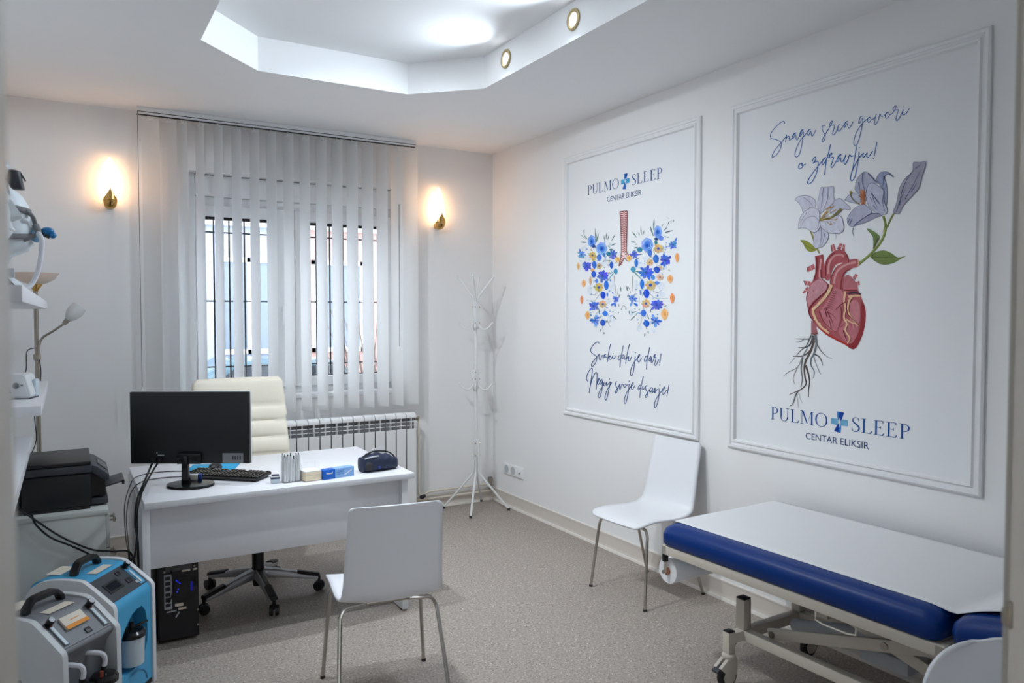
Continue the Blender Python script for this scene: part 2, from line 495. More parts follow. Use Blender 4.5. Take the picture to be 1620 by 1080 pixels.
# ================================================================== WINDOW
win = struct(thing('window_1', None, None))
yw0, yw1 = 5.83, 5.90
f = MB()
f.box(WX0, WX0 + 0.05, yw0 - 0.03, yw1, WZ0, WZ1); f.box(WX1 - 0.05, WX1, yw0 - 0.03, yw1, WZ0, WZ1)
f.box(WX0 + 0.05, WX1 - 0.05, yw0, yw1, WZ0, WZ0 + 0.05); f.box(WX0 + 0.05, WX1 - 0.05, yw0, yw1, 2.385, 2.445)
f.box(1.455, 1.505, yw0 + 0.001, yw1 - 0.001, WZ0 + 0.05, 2.385)
f.build('frame', M_PVC, win, bevel=0.004)
MB().box(WX0 + 0.052, WX1 - 0.052, yw0 - 0.03, yw1 + 0.06, 2.446, WZ1 - 0.005).build('roller_shutter_box', M_PVC, win, bevel=0.006)
for x0, x1, gx0, gx1 in ((0.802, 1.454, 0.868, 1.345), (1.506, 2.283, 1.615, 2.24)):
    s_ = MB(); z0, z1, gz0, gz1 = 1.052, 2.383, 1.125, 2.305
    s_.box(x0, gx0, yw0 - 0.025, yw1 - 0.01, z0, z1); s_.box(gx1, x1, yw0 - 0.025, yw1 - 0.01, z0, z1)
    s_.box(gx0, gx1, yw0 - 0.025, yw1 - 0.01, z0, gz0); s_.box(gx0, gx1, yw0 - 0.025, yw1 - 0.01, gz1, z1)
    sash = s_.build('sash', M_PVC, win, bevel=0.003)
    g = MB()
    for a in ((gx0, gx0 + 0.006, gz0, gz1), (gx1 - 0.006, gx1, gz0, gz1), (gx0, gx1, gz0, gz0 + 0.008), (gx0, gx1, gz1 - 0.022, gz1)):
        g.box(a[0], a[1], yw0 + 0.008, yw0 + 0.03, a[2], a[3])
    g.build('rubber_seal', M_RUBBER, sash)
    MB().box(gx0, gx1, yw0 + 0.014, yw0 + 0.022, gz0, gz1).build('pane', M_GLASS, sash)
h = MB().box(1.40, 1.42, yw0 - 0.06, yw0 - 0.025, 1.62, 1.66); h.box(1.40, 1.42, yw0 - 0.07, yw0 - 0.055, 1.52, 1.66)
h.build('handle', M_PVC, win, bevel=0.004)
MB().box(WX0 - 0.03, WX1 + 0.03, YB - 0.02, yw0 + 0.01, WZ0 - 0.03, WZ0 + 0.005).build('window_sill', M_PVC, win, bevel=0.005)

# security grille outside the glass
gr = thing('window_grille', 'black iron bars outside the window behind the blind', 'grille', (0, 0, 0))
for z in (1.20, 1.70, 2.22):
    MB().box(WX0 - 0.05, WX1 + 0.05, 6.10, 6.115, z - 0.005, z + 0.005).build('crossbar', M_BLACK, gr)
b0 = None
for i in range(15):
    x = 0.747 + i * 0.1115
    if b0 is None:
        b0 = MB().box(-0.006, 0.006, -0.006, 0.006, 1.05, 2.34).build('upright_bar', M_BLACK, gr); o = b0
    else:
        o = b0.copy(); COL.objects.link(o)
    o.location = (x, 6.107, 0)

# ================================================================== VERTICAL BLIND
YS = 5.58
bl = thing('vertical_blind', 'white fabric vertical blind hanging half open across the window', 'blind', (0.43, YS, 0))
rail = MB()
rail.box(-0.01, 1.965, -0.022, 0.022, CEIL - 0.046, CEIL)
rail.build('head_rail', M_PVC, bl, bevel=0.003)
MB().box(-0.008, 1.963, -0.0235, -0.021, CEIL - 0.0345, CEIL - 0.030).build('rail_groove', M_DARK, bl)
MB().box(-0.008, 1.963, -0.012, 0.012, CEIL - 0.05, CEIL - 0.046).build('rail_channel', M_DARK, bl)
xs = [0.501, 0.614, 0.689, 0.806, 0.925, 1.045, 1.165, 1.282, 1.403, 1.521, 1.643, 1.762, 1.879, 1.999, 2.116, 2.236, 2.348]
def slat_pt(u, v):
    x = (u - 0.5) * 0.127
    return Vector((x, 0.007 * (1 - (2 * u - 1) ** 2), -v * (CEIL - 0.068 - 0.885)))
slat0 = None; hem0 = None; clip0 = None
for i, x in enumerate(xs):
    if slat0 is None:
        slat0 = MB().grid(slat_pt, 6, 12).build('slat', M_SLAT, bl, smooth=True)
        hem0 = MB().grid(lambda u, v: Vector(((u - 0.5) * 0.125, 0.007 * (1 - (2 * u - 1) ** 2) - 0.003, -(CEIL - 0.068 - 0.887) + 0.035 * v)), 6, 1).build('weight_pocket', M_SLAT, slat0)
        c = MB().box(-0.004, 0.004, -0.003, 0.003, -0.005, 0.022); c.box(-0.026, 0.026, -0.002, 0.004, -0.012, 0.0)
        clip0 = c.build('hanger_clip', M_PVC, slat0)
        o = slat0
    else:
        o = slat0.copy(); COL.objects.link(o)
        for src in (hem0, clip0):
            k = src.copy(); COL.objects.link(k); k.parent = o
    o.location = (x - 0.43, 0.0, CEIL - 0.068)
    o.rotation_euler = (0, 0, R(-73 + 8.0 * i / 16 + random.uniform(-1.5, 1.5)) if i not in (0, 1, 2, 16) else R((-38, -50, -60, -30)[(0, 1, 2, 16).index(i)]))
MB().cyl((-0.006, -0.03, CEIL - 0.03), (-0.006, -0.03, 1.12), 0.0022, n=6).build('control_cord', M_MGREY, bl)
MB().cyl((-0.006, -0.03, 1.12), (-0.006, -0.03, 1.05), 0.006, 0.008, n=10).build('cord_weight', M_PVC, bl)
MB().cyl((1.80, -0.065, 2.45), (1.80, -0.065, 1.35), 0.0025, n=6).build('tilt_chain', M_DGREY, bl)

# ================================================================== RADIATOR + PIPES
rd = thing('radiator', 'white aluminium column radiator under the window', 'radiator', (1.17, 5.56, 0))
SW = 0.0857
sec0 = None
for i in range(14):
    if sec0 is None:
        s_ = MB()
        s_.box(0.004, SW - 0.004, -0.045, -0.038, 0.10, 0.70)           # front plate
        s_.box(SW / 2 - 0.003, SW / 2 + 0.003, -0.045, 0.04, 0.09, 0.80)  # web
        for z in (0.727, 0.757): s_.box(0.004, SW - 0.004, -0.044, -0.036, z - 0.003, z + 0.003)
        s_.prism([(-0.045, 0.785), (-0.045, 0.80), (-0.038, 0.816), (-0.02, 0.825), (0.02, 0.825), (0.04, 0.81), (0.04, 0.785)], 0.003, SW - 0.003, axis='x')
        s_.box(0.004, SW - 0.004, 0.034, 0.04, 0.10, 0.79)
        s_.box(0.012, SW - 0.012, -0.04, 0.036, 0.06, 0.105)
        sec0 = s_.build('section', M_RAD, rd, bevel=0.0025, seg=1); o = sec0
    else:
        o = sec0.copy(); COL.objects.link(o)
    o.location = (i * SW, 0, 0)
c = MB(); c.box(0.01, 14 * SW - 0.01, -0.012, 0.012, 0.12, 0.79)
c.build('shade_core', mat('shaded_enamel', (128, 128, 132), 0.6), rd)  # grey sheet painting in the shade between and behind the sections
v = MB(); v.cyl((14 * SW, 0, 0.77), (14 * SW + 0.035, 0, 0.77), 0.012); v.cyl((14 * SW + 0.022, 0, 0.765), (14 * SW + 0.022, -0.03, 0.785), 0.011)
v.build('valve', M_STEEL, rd, smooth=True)
for x in (0.1, 14 * SW - 0.15): MB().box(x, x + 0.03, 0.03, 0.137, 0.68, 0.72).build('wall_bracket', M_RAD, rd)

pp = thing('heating_pipe', 'cream heating pipe dropping from radiator and running to the corner', 'pipe', (2.405, 5.56, 0))
MB().tube([(0, 0, 0.77), (0, 0, 0.45), (0, 0, 0.2), (0.012, 0.01, 0.155), (0.06, 0.035, 0.145), (0.14, 0.10, 0.145), (0.3, 0.11, 0.145), (0.74, 0.11, 0.145)], 0.0085, n=10, smooth=4).build('riser', M_PIPE, pp, smooth=True)
MB().tube([(0.03, 0.11, 0.085), (0.2, 0.11, 0.085), (0.74, 0.11, 0.085)], 0.0085, n=10).build('return_pipe', M_PIPE, pp, smooth=True)
q = MB(); q.cyl((0.02, 0.0, 0.135), (0.06, 0.03, 0.135), 0.016); q.cyl((0.025, -0.02, 0.135), (0.03, 0.02, 0.135), 0.012)
q.build('stop_valve', M_RUBBER, pp, smooth=True)
q = MB(); q.cyl((0.715, 0.11, 0.09), (0.715, 0.11, 0.20), 0.012); q.box(0.70, 0.73, 0.095, 0.13, 0.17, 0.20)
q.build('corner_fitting', M_STEEL, pp, smooth=True)

# ================================================================== CEILING SPOTLIGHTS IN THE TRAY
def spotlight(loc, facing, label, watts, tilt, cone, blend, swing=0, tint=(0.87, 0.94, 1.0)):
    t = thing('tray_spotlight', label, 'spotlight', loc, 0, 'spotlights in the ceiling tray')
    s = -1 if facing < 0 else 1
    MB().lathe([(0.030, 0.0), (0.050, 0.0), (0.054, 0.003 * s), (0.052, 0.008 * s), (0.042, 0.011 * s), (0.034, 0.008 * s), (0.030, 0.0)], axis='x', n=32).build('trim_ring', M_BRASSW, t, smooth=True)
    MB().lathe([(0.0335, 0.001 * s), (0.0335, 0.004 * s), (0.02, 0.006 * s), (0.001, 0.007 * s)], axis='x', n=24).build('lens', M_LAMP, t, smooth=True)
    l = lamp('spot_lamp', 'SPOT', (0.03 * s, 0, 0), watts, tint, t, spot_size=R(cone), spot_blend=blend, shadow_soft_size=0.03)
    l.rotation_euler = (0, R(90 - tilt) * (1 if s < 0 else -1), R(swing))
    return t
M_BRASSW = mat('champagne_metal', (176, 156, 116), 0.35, metal=0.7, var=0.03)
M_LAMP = mat('lamp_lens', (255, 255, 255), 0.3, var=0, emit=(240, 246, 255), estr=9.0)
ZS = 3.062
for y, n in ((3.805, 'nearest the window'), (3.134, 'second from the window'), (2.46, 'nearest the door, unseen and added to brighten the desk front')):  # lamp by the door is unseen, added to lift desk front and cabinet
    spotlight((TX1, y, ZS), -1, 'round champagne-rimmed spotlight on the tray side by the mural wall, ' + n, SPOT_BACK_W, 34, 156, 1.0, 0, (0.76, 0.88, 1.0))
for y, n in ((3.805, 'nearer the window'), (3.134, 'farther from the window')):
    spotlight((TX0, y, ZS), 1, 'round spotlight on the tray side above the desk, ' + n, SPOT_W, 50, 112, 1.0, 14)

# ================================================================== WALL SCONCES
M_FLAME = mat('lit_frosted_glass', (255, 236, 205), 0.4, var=0, emit=(255, 200, 146), estr=SCONCE_E)
def sconce(x, label):
    t = thing('wall_sconce', label, 'wall lamp', (x, YB, 2.30), 0, 'flame sconces either side of the window')
    def ring(z, w, d, n=20):
        return [Vector((w * math.cos(2 * PI * k / n), -0.045 - d + d * math.sin(2 * PI * k / n), z)) for k in range(n)]
    g = [(0.012, 0.028), (0.05, 0.035), (0.10, 0.037), (0.15, 0.036), (0.20, 0.032), (0.25, 0.025), (0.29, 0.017), (0.315, 0.010), (0.328, 0.004)]
    MB().loft([ring(z, w, w * 0.8) for z, w in g]).build('flame_shade', M_FLAME, t, smooth=True)
    cp = [(-0.012, 0.006), (-0.006, 0.024), (0.012, 0.036), (0.035, 0.041), (0.05, 0.042)]
    MB().loft([ring(z, w, w * 0.83) for z, w in cp], cap=False).build('brass_cup', M_BRASS, t, smooth=True, solid=0.002)
    lf = MB()
    def leaf(u, v):
        z = 0.04 + 0.085 * v; w = 0.075 * (1 - v) ** 1.6 + 0.002
        a = -PI / 2 + (u - 0.5) * 2 * min(1.2, w / 0.05)
        wz = 0.0425 - 0.001 * v
        return Vector((wz * math.cos(a), -0.045 - wz * 0.83 + wz * 0.83 * math.sin(a), z))
    lf.grid(leaf, 10, 10).build('brass_leaf', M_BRASS, t, smooth=True, solid=0.002)
    MB().box(-0.02, 0.02, -0.05, 0, 0.0, 0.045).build('wall_plate', M_BRASS, t, bevel=0.004)
    k = MB(); k.cyl((0, -0.108, 0.025), (0, -0.120, 0.025), 0.006, 0.004); k.cyl((0, -0.104, 0.012), (0, -0.115, 0.012), 0.004)
    k.build('dimmer_knob', M_BLACK, t, smooth=True)
sconce(0.260, 'flame-shaped brass sconce glowing to the left of the blind')
sconce(2.630, 'flame-shaped brass sconce glowing between blind and corner')

# unseen panel added behind the camera as a dim fill for the corridor
t = thing('corridor_fill_lamp', 'unseen fill light added in the corridor behind the camera', 'fill light', (0.6, -0.7, 2.585))
MB().box(-0.2, 0.2, -0.2, 0.2, 0, 0.014).build('lamp_body', M_PVC, t, bevel=0.003)
l = lamp('corridor_fill', 'AREA', (0, 0, -0.01), HALL_FILL_W, (1.0, 0.93, 0.82), t, size=0.36)

# ================================================================== OUTSIDE THE WINDOW
gd = MB().box(-12, 24, YB + 0.36, 40, -0.5, -0.4).build('ground_street', mat('bounce_ground', (188, 188, 192), 0.9, var=0.1))  # ground made pale as a reflector, bouncing daylight up to the ceiling
struct(gd)
def house(x0, x1, y, col, label, cols, nm):
    t = thing(nm, label, 'building', ((x0 + x1) / 2, y, -0.4))
    hw = (x1 - x0) / 2
    MB().box(-hw, hw, 0, 4, 0, 9).build('wall', col, t)
    MB().box(-hw, hw, -0.06, 0, 0, 0.7).build('plinth', mat('grey_plinth', (120, 118, 120), 0.8), t)
    MB().box(-hw, hw, -0.12, 0, 3.55, 3.75).build('cornice', M_PVC, t)
    for i in range(cols):
        cx = -hw + (i + 0.5) * 2 * hw / cols
        for z in (1.3, 4.3):
            wf = MB()
            wf.box(cx - 0.5, cx - 0.42, -0.05, 0.02, z, z + 1.7); wf.box(cx + 0.42, cx + 0.5, -0.05, 0.02, z, z + 1.7)
            wf.box(cx - 0.5, cx + 0.5, -0.05, 0.02, z, z + 0.08); wf.box(cx - 0.5, cx + 0.5, -0.05, 0.02, z + 1.62, z + 1.7); wf.box(cx - 0.03, cx + 0.03, -0.05, 0.02, z, z + 1.7)
            o = wf.build('window', M_PVC, t)
            MB().box(cx - 0.42, cx + 0.42, -0.02, 0.01, z + 0.08, z + 1.62).build('pane', mat('far_pane', (104, 114, 130), 0.2), o)
    MB().prism([(-0.3, 9.0), (2, 10.6), (4.3, 9.0)], -hw, hw, axis='x').build('roof', mat('clay_tiles', (150, 84, 66), 0.8, var=0.15, scale=14), t)
house(0.4, 3.6, 14.0, mat('pale_blue_render', (138, 144, 160), 0.9), 'pale grey house front seen through the left half of the blind', 2, 'town_house')
house(3.65, 5.2, 14.0, mat('pink_render', (166, 132, 124), 0.9), 'narrow pink house front across the street', 1, 'town_house')
house(5.25, 9.6, 14.0, mat('white_render', (140, 136, 140), 0.9), 'white house front seen through the right half of the blind', 3, 'town_house')
def car(loc, label, colr):
    t = thing('parked_car', label, 'car', loc)
    body = [(-1.95, 0.28), (1.95, 0.28), (2.0, 0.55), (1.85, 0.78), (1.05, 0.86), (0.55, 1.32), (-0.95, 1.36), (-1.6, 0.92), (-1.98, 0.82), (-2.02, 0.5)]
    MB().prism(body, -0.8, 0.8, axis='y').build('body', colr, t, bevel=0.06)
    MB().prism([(0.9, 0.9), (0.5, 1.26), (-0.2, 1.28), (-0.2, 0.9)], -0.81, 0.81, axis='y').build('side_window', M_SCREEN, t)
    MB().prism([(-0.3, 0.9), (-0.3, 1.28), (-0.9, 1.29), (-1.35, 0.92)], -0.81, 0.81, axis='y').build('side_window', M_SCREEN, t)
    for x in (-1.25, 1.25):
        for s in (-0.72, 0.72):
            MB().lathe([(0.02, -0.1), (0.31, -0.1), (0.32, 0), (0.31, 0.1), (0.02, 0.1)], c=(x, s, 0.32), axis='y').build('wheel', M_RUBBER, t, smooth=True)
car((2.9, 11.6, -0.4), 'dark teal car parked across the street', mat('teal_car_paint', (58, 82, 92), 0.2))
car((7.4, 11.6, -0.4), 'grey car parked outside the right window half', mat('grey_car_paint', (140, 142, 150), 0.2))
tw = thing('bare_shrub', 'bare twiggy shrub outside the window', 'shrub', (3.35, 9.2, -0.4))
tb = MB(); rs = random.Random(3)
for i in range(60):
    a = rs.uniform(0, 2 * PI); r = rs.uniform(0.2, 0.75); hgt = rs.uniform(1.1, 2.2)
    p1 = Vector((r * 0.4 * math.cos(a), r * 0.4 * math.sin(a), hgt * 0.5)); p2 = Vector((r * math.cos(a + 0.4), r * math.sin(a + 0.4), hgt))
    tb.tube([(0, 0, 0), p1, p2], [0.012, 0.009, 0.004], n=4)
tb.build('twigs', mat('bark', (92, 78, 72), 0.9, var=0.1), tw)
# ================================================================== DESK
DKX0, DKX1, DKY0, DKY1, DKZ = 0.285, 1.597, 3.745, 4.69, 0.75
dk = thing('office_desk', 'white laminate office desk with a deep front panel', 'desk', (DKX0, DKY0, 0))
W_, D_ = DKX1 - DKX0, DKY1 - DKY0
MB().box(0, W_, 0, D_, DKZ - 0.03, DKZ).build('desk_top', M_WHITE, dk, bevel=0.0025)
MB().box(-0.008, 0.024, 0.02, D_ - 0.03, 0.012, DKZ - 0.03).build('side_panel', M_WHITE, dk, bevel=0.002)
MB().box(W_ - 0.066, W_ - 0.032, 0.02, D_ - 0.03, 0.012, DKZ - 0.03).build('side_panel', M_WHITE, dk, bevel=0.002)
MB().box(0.024, W_ - 0.066, 0.05, 0.068, 0.432, DKZ - 0.03).build('modesty_panel', M_WHITE, dk, bevel=0.002)
for x in (0.008, W_ - 0.05):
    for y in (0.06, D_ - 0.08): MB().cyl((x, y, 0), (x, y, 0.012), 0.012, n=10).build('glide', M_BLACK, dk)
cd = MB()
cd.tube([(-0.03, 0.10, 0.36), (-0.028, 0.10, 0.30), (-0.03, 0.10, 0.24)], 0.008, n=8)
cd.build('cable_clip', M_PVC, dk)

# ================================================================== PC TOWER (rear side towards the room)
pc = thing('pc_tower', 'black computer tower under the desk with its rear ports showing', 'computer', (0.355, 3.97, 0))
PW, PD, PH = 0.185, 0.42, 0.405
MB().box(0, PW, 0.006, PD, 0.012, PH).build('case', M_BLACK, pc, bevel=0.003)
MB().box(0.008, PW - 0.008, 0.0, 0.006, 0.02, PH - 0.008).build('rear_panel', mat('black_steel', (30, 30, 33), 0.5, var=0.1), pc)
MB().box(0.035, PW - 0.03, -0.003, 0.0, 0.352, 0.39).build('drive_vent', mat('perforated_grey', (88, 86, 88), 0.6, var=0.3, scale=300), pc)
MB().box(0.028, 0.062, -0.004, 0.0, 0.17, 0.34).build('port_shield', M_LGREY, pc)
for i, (z, hgt) in enumerate(((0.315, 0.016), (0.29, 0.016), (0.262, 0.018), (0.235, 0.016), (0.208, 0.02), (0.184, 0.014))):
    MB().box(0.033, 0.055, -0.009, -0.004, z, z + hgt).build('port', M_DARK, pc)
MB().lathe([(0.02, 0), (0.052, 0), (0.055, -0.004), (0.05, -0.006), (0.02, -0.003)], c=(0.118, 0, 0.265), axis='y', n=24).build('fan_grille', M_BLACKG, pc, smooth=True)
M_BLUELED = mat('blue_led', (20, 30, 160), 0.3, var=0, emit=(40, 60, 255), estr=0.5)
for x, z in ((0.083, 0.305), (0.09, 0.298), (0.098, 0.29), (0.09, 0.262), (0.085, 0.25)):
    MB().cyl((x, -0.007, z), (x, -0.002, z), 0.0035, n=8).build('blue_led', M_BLUELED, pc)
MB().box(0.146, 0.158, -0.0065, -0.004, 0.245, 0.29).build('blue_led', mat('dim_blue_led', (18, 20, 120), 0.3, var=0, emit=(20, 30, 190), estr=0.15), pc)
for x0, x1, z0, z1 in ((0.108, 0.146, 0.345, 0.353), (0.158, 0.178, 0.345, 0.353), (0.075, 0.112, 0.178, 0.192), (0.09, 0.125, 0.160, 0.17)):
    MB().box(x0, x1, -0.006, -0.001, z0, z1).build('sticker', M_LABEL, pc)
for x, z in ((0.03, 0.355), (0.165, 0.365), (0.178, 0.39), (0.178, 0.145), (0.178, 0.07), (0.06, 0.382)):
    MB().cyl((x, -0.006, z), (x, -0.001, z), 0.005, n=10).build('screw', M_STEEL, pc)
MB().bar((0.038, -0.004, 0.158), (0.082, -0.004, 0.160), 0.006, 0.006).build('slot_bracket', M_LGREY, pc)
MB().bar((0.078, -0.004, 0.125), (0.094, -0.004, 0.15), 0.004, 0.006).build('slot_tab', M_LGREY, pc)
MB().tube([(0.06, -0.006, 0.36), (0.062, -0.03, 0.33), (0.06, -0.03, 0.25), (0.048, -0.01, 0.205)], 0.003, n=6, smooth=5).build('lead', M_CABLE, pc, smooth=True)
for x in (0.03, PW - 0.03):
    for y in (0.05, PD - 0.05): MB().cyl((x, y, 0), (x, y, 0.013), 0.012, n=10).build('foot', M_RUBBER, pc)

# ================================================================== OFFICE CHAIR
oc = thing('office_chair', 'cream leather swivel office chair behind the desk', 'chair', (0.913, 4.40, 0))
for k, a in enumerate((61, 131, 203, 272, 345)):
    A = R(a); d = Vector((math.cos(A), math.sin(A), 0)); sd = Vector((-d.y, d.x, 0))
    rings = []
    for t, zc, w, hh in ((0.03, 0.135, 0.030, 0.035), (0.09, 0.128, 0.026, 0.032), (0.18, 0.112, 0.023, 0.026), (0.27, 0.093, 0.021, 0.02), (0.33, 0.082, 0.02, 0.014)):
        c = d * t
        rings.append([c + sd * (w * sx) + Vector((0, 0, zc + hh * sz)) for sx, sz in ((-1, -0.7), (1, -0.7), (1, 0.2), (0.6, 0.75), (-0.6, 0.75), (-1, 0.2))])
    leg = MB().loft(rings).build('star_leg', M_ALU, oc, smooth=True, angle=50)
    rings = []
    for t, zc, w in ((0.215, 0.124, 0.0195), (0.29, 0.108, 0.0195), (0.34, 0.096, 0.018)):
        rings.append([d * t + sd * (w * sx) + Vector((0, 0, zc + 0.008 * sz)) for sx, sz in ((-1, -1.6), (1, -1.6), (1, 0), (0.6, 0.7), (-0.6, 0.7), (-1, 0))])
    MB().loft(rings).build('grip_pad', M_BLKPAD, leg, smooth=True)
    cs = MB(); p = d * 0.335; ax = Vector((math.cos(A + 1.2), math.sin(A + 1.2), 0))
    for s in (-1, 1): cs.cyl(p + ax * (s * 0.006) + Vector((0, 0, 0.03)), p + ax * (s * 0.024) + Vector((0, 0, 0.03)), 0.030, 0.027, n=18)
    cs.cyl(p + Vector((0, 0, 0.035)), p + Vector((0, 0, 0.085)), 0.009, n=10)
    cs.build('caster', M_BLACK, oc, smooth=True)
MB().lathe([(0.012, 0.06), (0.028, 0.065), (0.036, 0.12), (0.036, 0.16), (0.033, 0.17), (0.033, 0.40), (0.02, 0.41)], n=20).build('gas_column', M_BLACK, oc, smooth=True)
MB().box(-0.12, 0.12, -0.1, 0.12, 0.40, 0.43).build('tilt_mechanism', M_BLACK, oc, bevel=0.01)
seat = MB()
def padded(u, v, x0, x1, y0, y1): pass
rings = []
for z, k in ((0.43, 0.86), (0.435, 0.96), (0.47, 1.0), (0.505, 0.97), (0.52, 0.86), (0.525, 0.5)):
    rings.append([Vector((p[0] * k, p[1] * k + 0.03, z)) for p in rrect(-0.26, 0.26, -0.25, 0.25, 0.08)])
seat.loft(rings).build('seat', M_CREAM, oc, smooth=True, angle=60)
# backrest: padded horizontal rolls, leaning back
seams = [0.0, 0.125, 0.23, 0.33, 0.425, 0.515, 0.68]
def back_ring(s, infl):
    yb = 0.36 + 0.20 * s + 0.06 * math.sin(s * 3.0)      # lean
    z = 0.50 + s * 1.03
    hw = 0.285 - 0.06 * max(0, (s - 0.45)) / 0.25 * 0.35 if s > 0.45 else 0.265 + 0.02 * math.sin(s * 6)
    if s > 0.66: hw -= (s - 0.66) * 0.9
    out = []
    th = 0.034 + 0.016 * infl
    n = 28
    for k in range(n):
        a = 2 * PI * k / n
        ca, sa = math.cos(a), math.sin(a)
        x = hw * (abs(ca) ** 0.45) * (1 if ca >= 0 else -1)
        y = th * (abs(sa) ** 0.6) * (1 if sa >= 0 else -1)
        wrap = 0.05 * (x / hw) ** 2
        out.append(Vector((x, yb + y - wrap, z)))
    return out
rings = []
for i in range(len(seams) - 1):
    a, b = seams[i], seams[i + 1]
    for j in range(8):
        t = j / 8
        rings.append(back_ring(a + (b - a) * t, math.sin(PI * t) ** 0.5 if t > 0 else 0))
rings.append(back_ring(0.68, 0)); last = back_ring(0.684, -1.4); rings.append(last)
MB().loft(rings).build('backrest', M_CREAM, oc, smooth=True, angle=70)
MB().bar((0, 0.1, 0.415), (0, 0.42, 0.43), 0.07, 0.02).build('back_bar', M_ALU, oc)
MB().bar((0, 0.42, 0.42), (0, 0.50, 0.72), 0.07, 0.02, up=(0, 1, 0)).build('back_bar', M_ALU, oc)
for s in (-1, 1):
    MB().tube([(s * 0.25, 0.16, 0.45), (s * 0.30, 0.16, 0.48), (s * 0.305, 0.14, 0.62), (s * 0.30, 0.0, 0.66), (s * 0.30, 0.24, 0.66)], 0.013, n=8, smooth=4).build('arm_frame', M_ALU, oc, smooth=True)
    MB().box(s * 0.30 - 0.025, s * 0.30 + 0.025, 0.0, 0.25, 0.665, 0.69).build('armrest', M_CREAM, oc, bevel=0.01)

# ================================================================== MONITOR
ma = math.atan2(3.88 - 4.17, 0.776 - 0.266)
mo = thing('computer_monitor', 'black flat monitor seen from behind on the white desk', 'monitor', (0.521, 4.03, DKZ), ma)
MWd = 0.293
scr = MB().box(-MWd, MWd, -0.012, 0.012, 0.111, 0.467).build('rear_shell', M_BLACK, mo, bevel=0.004)
MB().box(-MWd - 0.003, MWd + 0.003, 0.010, 0.016, 0.108, 0.470).build('bezel', M_PVC, mo, bevel=0.001)
MB().box(-MWd + 0.006, MWd - 0.006, 0.0162, 0.0168, 0.125, 0.462).build('screen', M_SCREEN, mo)
MB().box(-0.06, 0.06, -0.03, -0.012, 0.112, 0.165).build('stand_socket', M_BLACKG, mo, bevel=0.004)
MB().prism([(-0.036, 0.016), (0.008, 0.016), (0.0, 0.05), (-0.004, 0.155), (-0.032, 0.155), (-0.034, 0.06)], -0.038, -0.014, axis='y').build('stand_neck', M_BLACKG, mo, bevel=0.003)
def ell(rx, ry, z, n=36): return [Vector((rx * math.cos(2 * PI * k / n), -0.01 + ry * math.sin(2 * PI * k / n), z)) for k in range(n)]
MB().loft([ell(0.108, 0.093, 0.0), ell(0.114, 0.098, 0.004), ell(0.112, 0.096, 0.013), ell(0.098, 0.082, 0.016)]).build('stand_base', M_BLACKG, mo, smooth=True)
MB().box(0.16, 0.262, -0.0135, -0.0115, 0.115, 0.163).build('rating_label', M_MGREY, mo)
for i in range(4):
    MB().box(0.208 + i * 0.012, 0.215 + i * 0.012, -0.0142, -0.0134, 0.13, 0.15).build('label_mark', M_DGREY, mo)
for x in (-0.175, -0.145): MB().box(x - 0.012, x + 0.012, -0.022, -0.012, 0.128, 0.142).build('port_plug', M_BLACKG, mo, bevel=0.002)
MB().box(-0.158, -0.128, -0.0135, -0.011, 0.152, 0.156).build('port_lettering', M_LGREY, mo)
MB().cyl((-0.162, -0.014, 0.166), (-0.162, -0.011, 0.166), 0.003, n=8).build('lock_slot', M_LGREY, mo)

# ================================================================== THINGS ON THE DESK
kb = thing('keyboard', 'black computer keyboard behind the monitor stand', 'keyboard', (0.705, 4.135, DKZ), math.atan2(-0.30, 0.33))
MB().prism([(-0.075, 0.006), (0.075, 0.010), (0.075, 0.026), (-0.07, 0.014), (-0.075, 0.012)], -0.215, 0.215, axis='x').build('keyboard_body', M_BLACK, kb, bevel=0.003)
key0 = None
for r in range(6):
    for c_ in range(21):
        if r == 0 and c_ % 5 == 4: continue
        if key0 is None:
            key0 = MB().loft([[Vector((sx * 0.0085, sy * 0.0085, 0)) for sx, sy in ((-1, -1), (1, -1), (1, 1), (-1, 1))], [Vector((sx * 0.0065, sy * 0.0065, 0.007)) for sx, sy in ((-1, -1), (1, -1), (1, 1), (-1, 1))]]).build('key', M_BLACKG, kb)
            o = key0
        else:
            o = key0.copy(); COL.objects.link(o)
        y = 0.06 - r * 0.021
        o.location = (-0.202 + c_ * 0.0202, y, 0.0145 + (y + 0.07) * 0.078)
for x in (-0.19, 0.19):
    for y in (-0.06, 0.06): MB().box(x - 0.01, x + 0.01, y - 0.006, y + 0.006, 0, 0.009).build('foot', M_RUBBER, kb)

ms = thing('computer_mouse', 'black computer mouse on the blue pad', 'mouse', (0.685, 4.365, DKZ + 0.0045), R(-40))
MB().loft([[Vector((0.03 * k * math.cos(2 * PI * i / 20), 0.052 * k * math.sin(2 * PI * i / 20), z)) for i in range(20)] for z, k in ((0, 0.94), (0.008, 1), (0.02, 0.92), (0.03, 0.7), (0.035, 0.3))]).build('mouse_body', M_BLACK, ms, smooth=True, angle=60)
MB().lathe([(0.001, -0.004), (0.01, -0.004), (0.01, 0.004), (0.001, 0.004)], c=(0, 0.022, 0.027), axis='x', n=14).build('scroll_wheel', M_DGREY, ms)
pd = MB().box(-0.13, 0.12, -0.10, 0.10, 0, 0.004).build('mouse_pad', mat('turquoise_pad', (38, 158, 204), 0.7), bevel=0.001)
tag(pd, 'turquoise blue pad lying under the mouse on the desk', 'mouse pad'); pd.location = (0.69, 4.43, DKZ); pd.rotation_euler = (0, 0, R(-20))

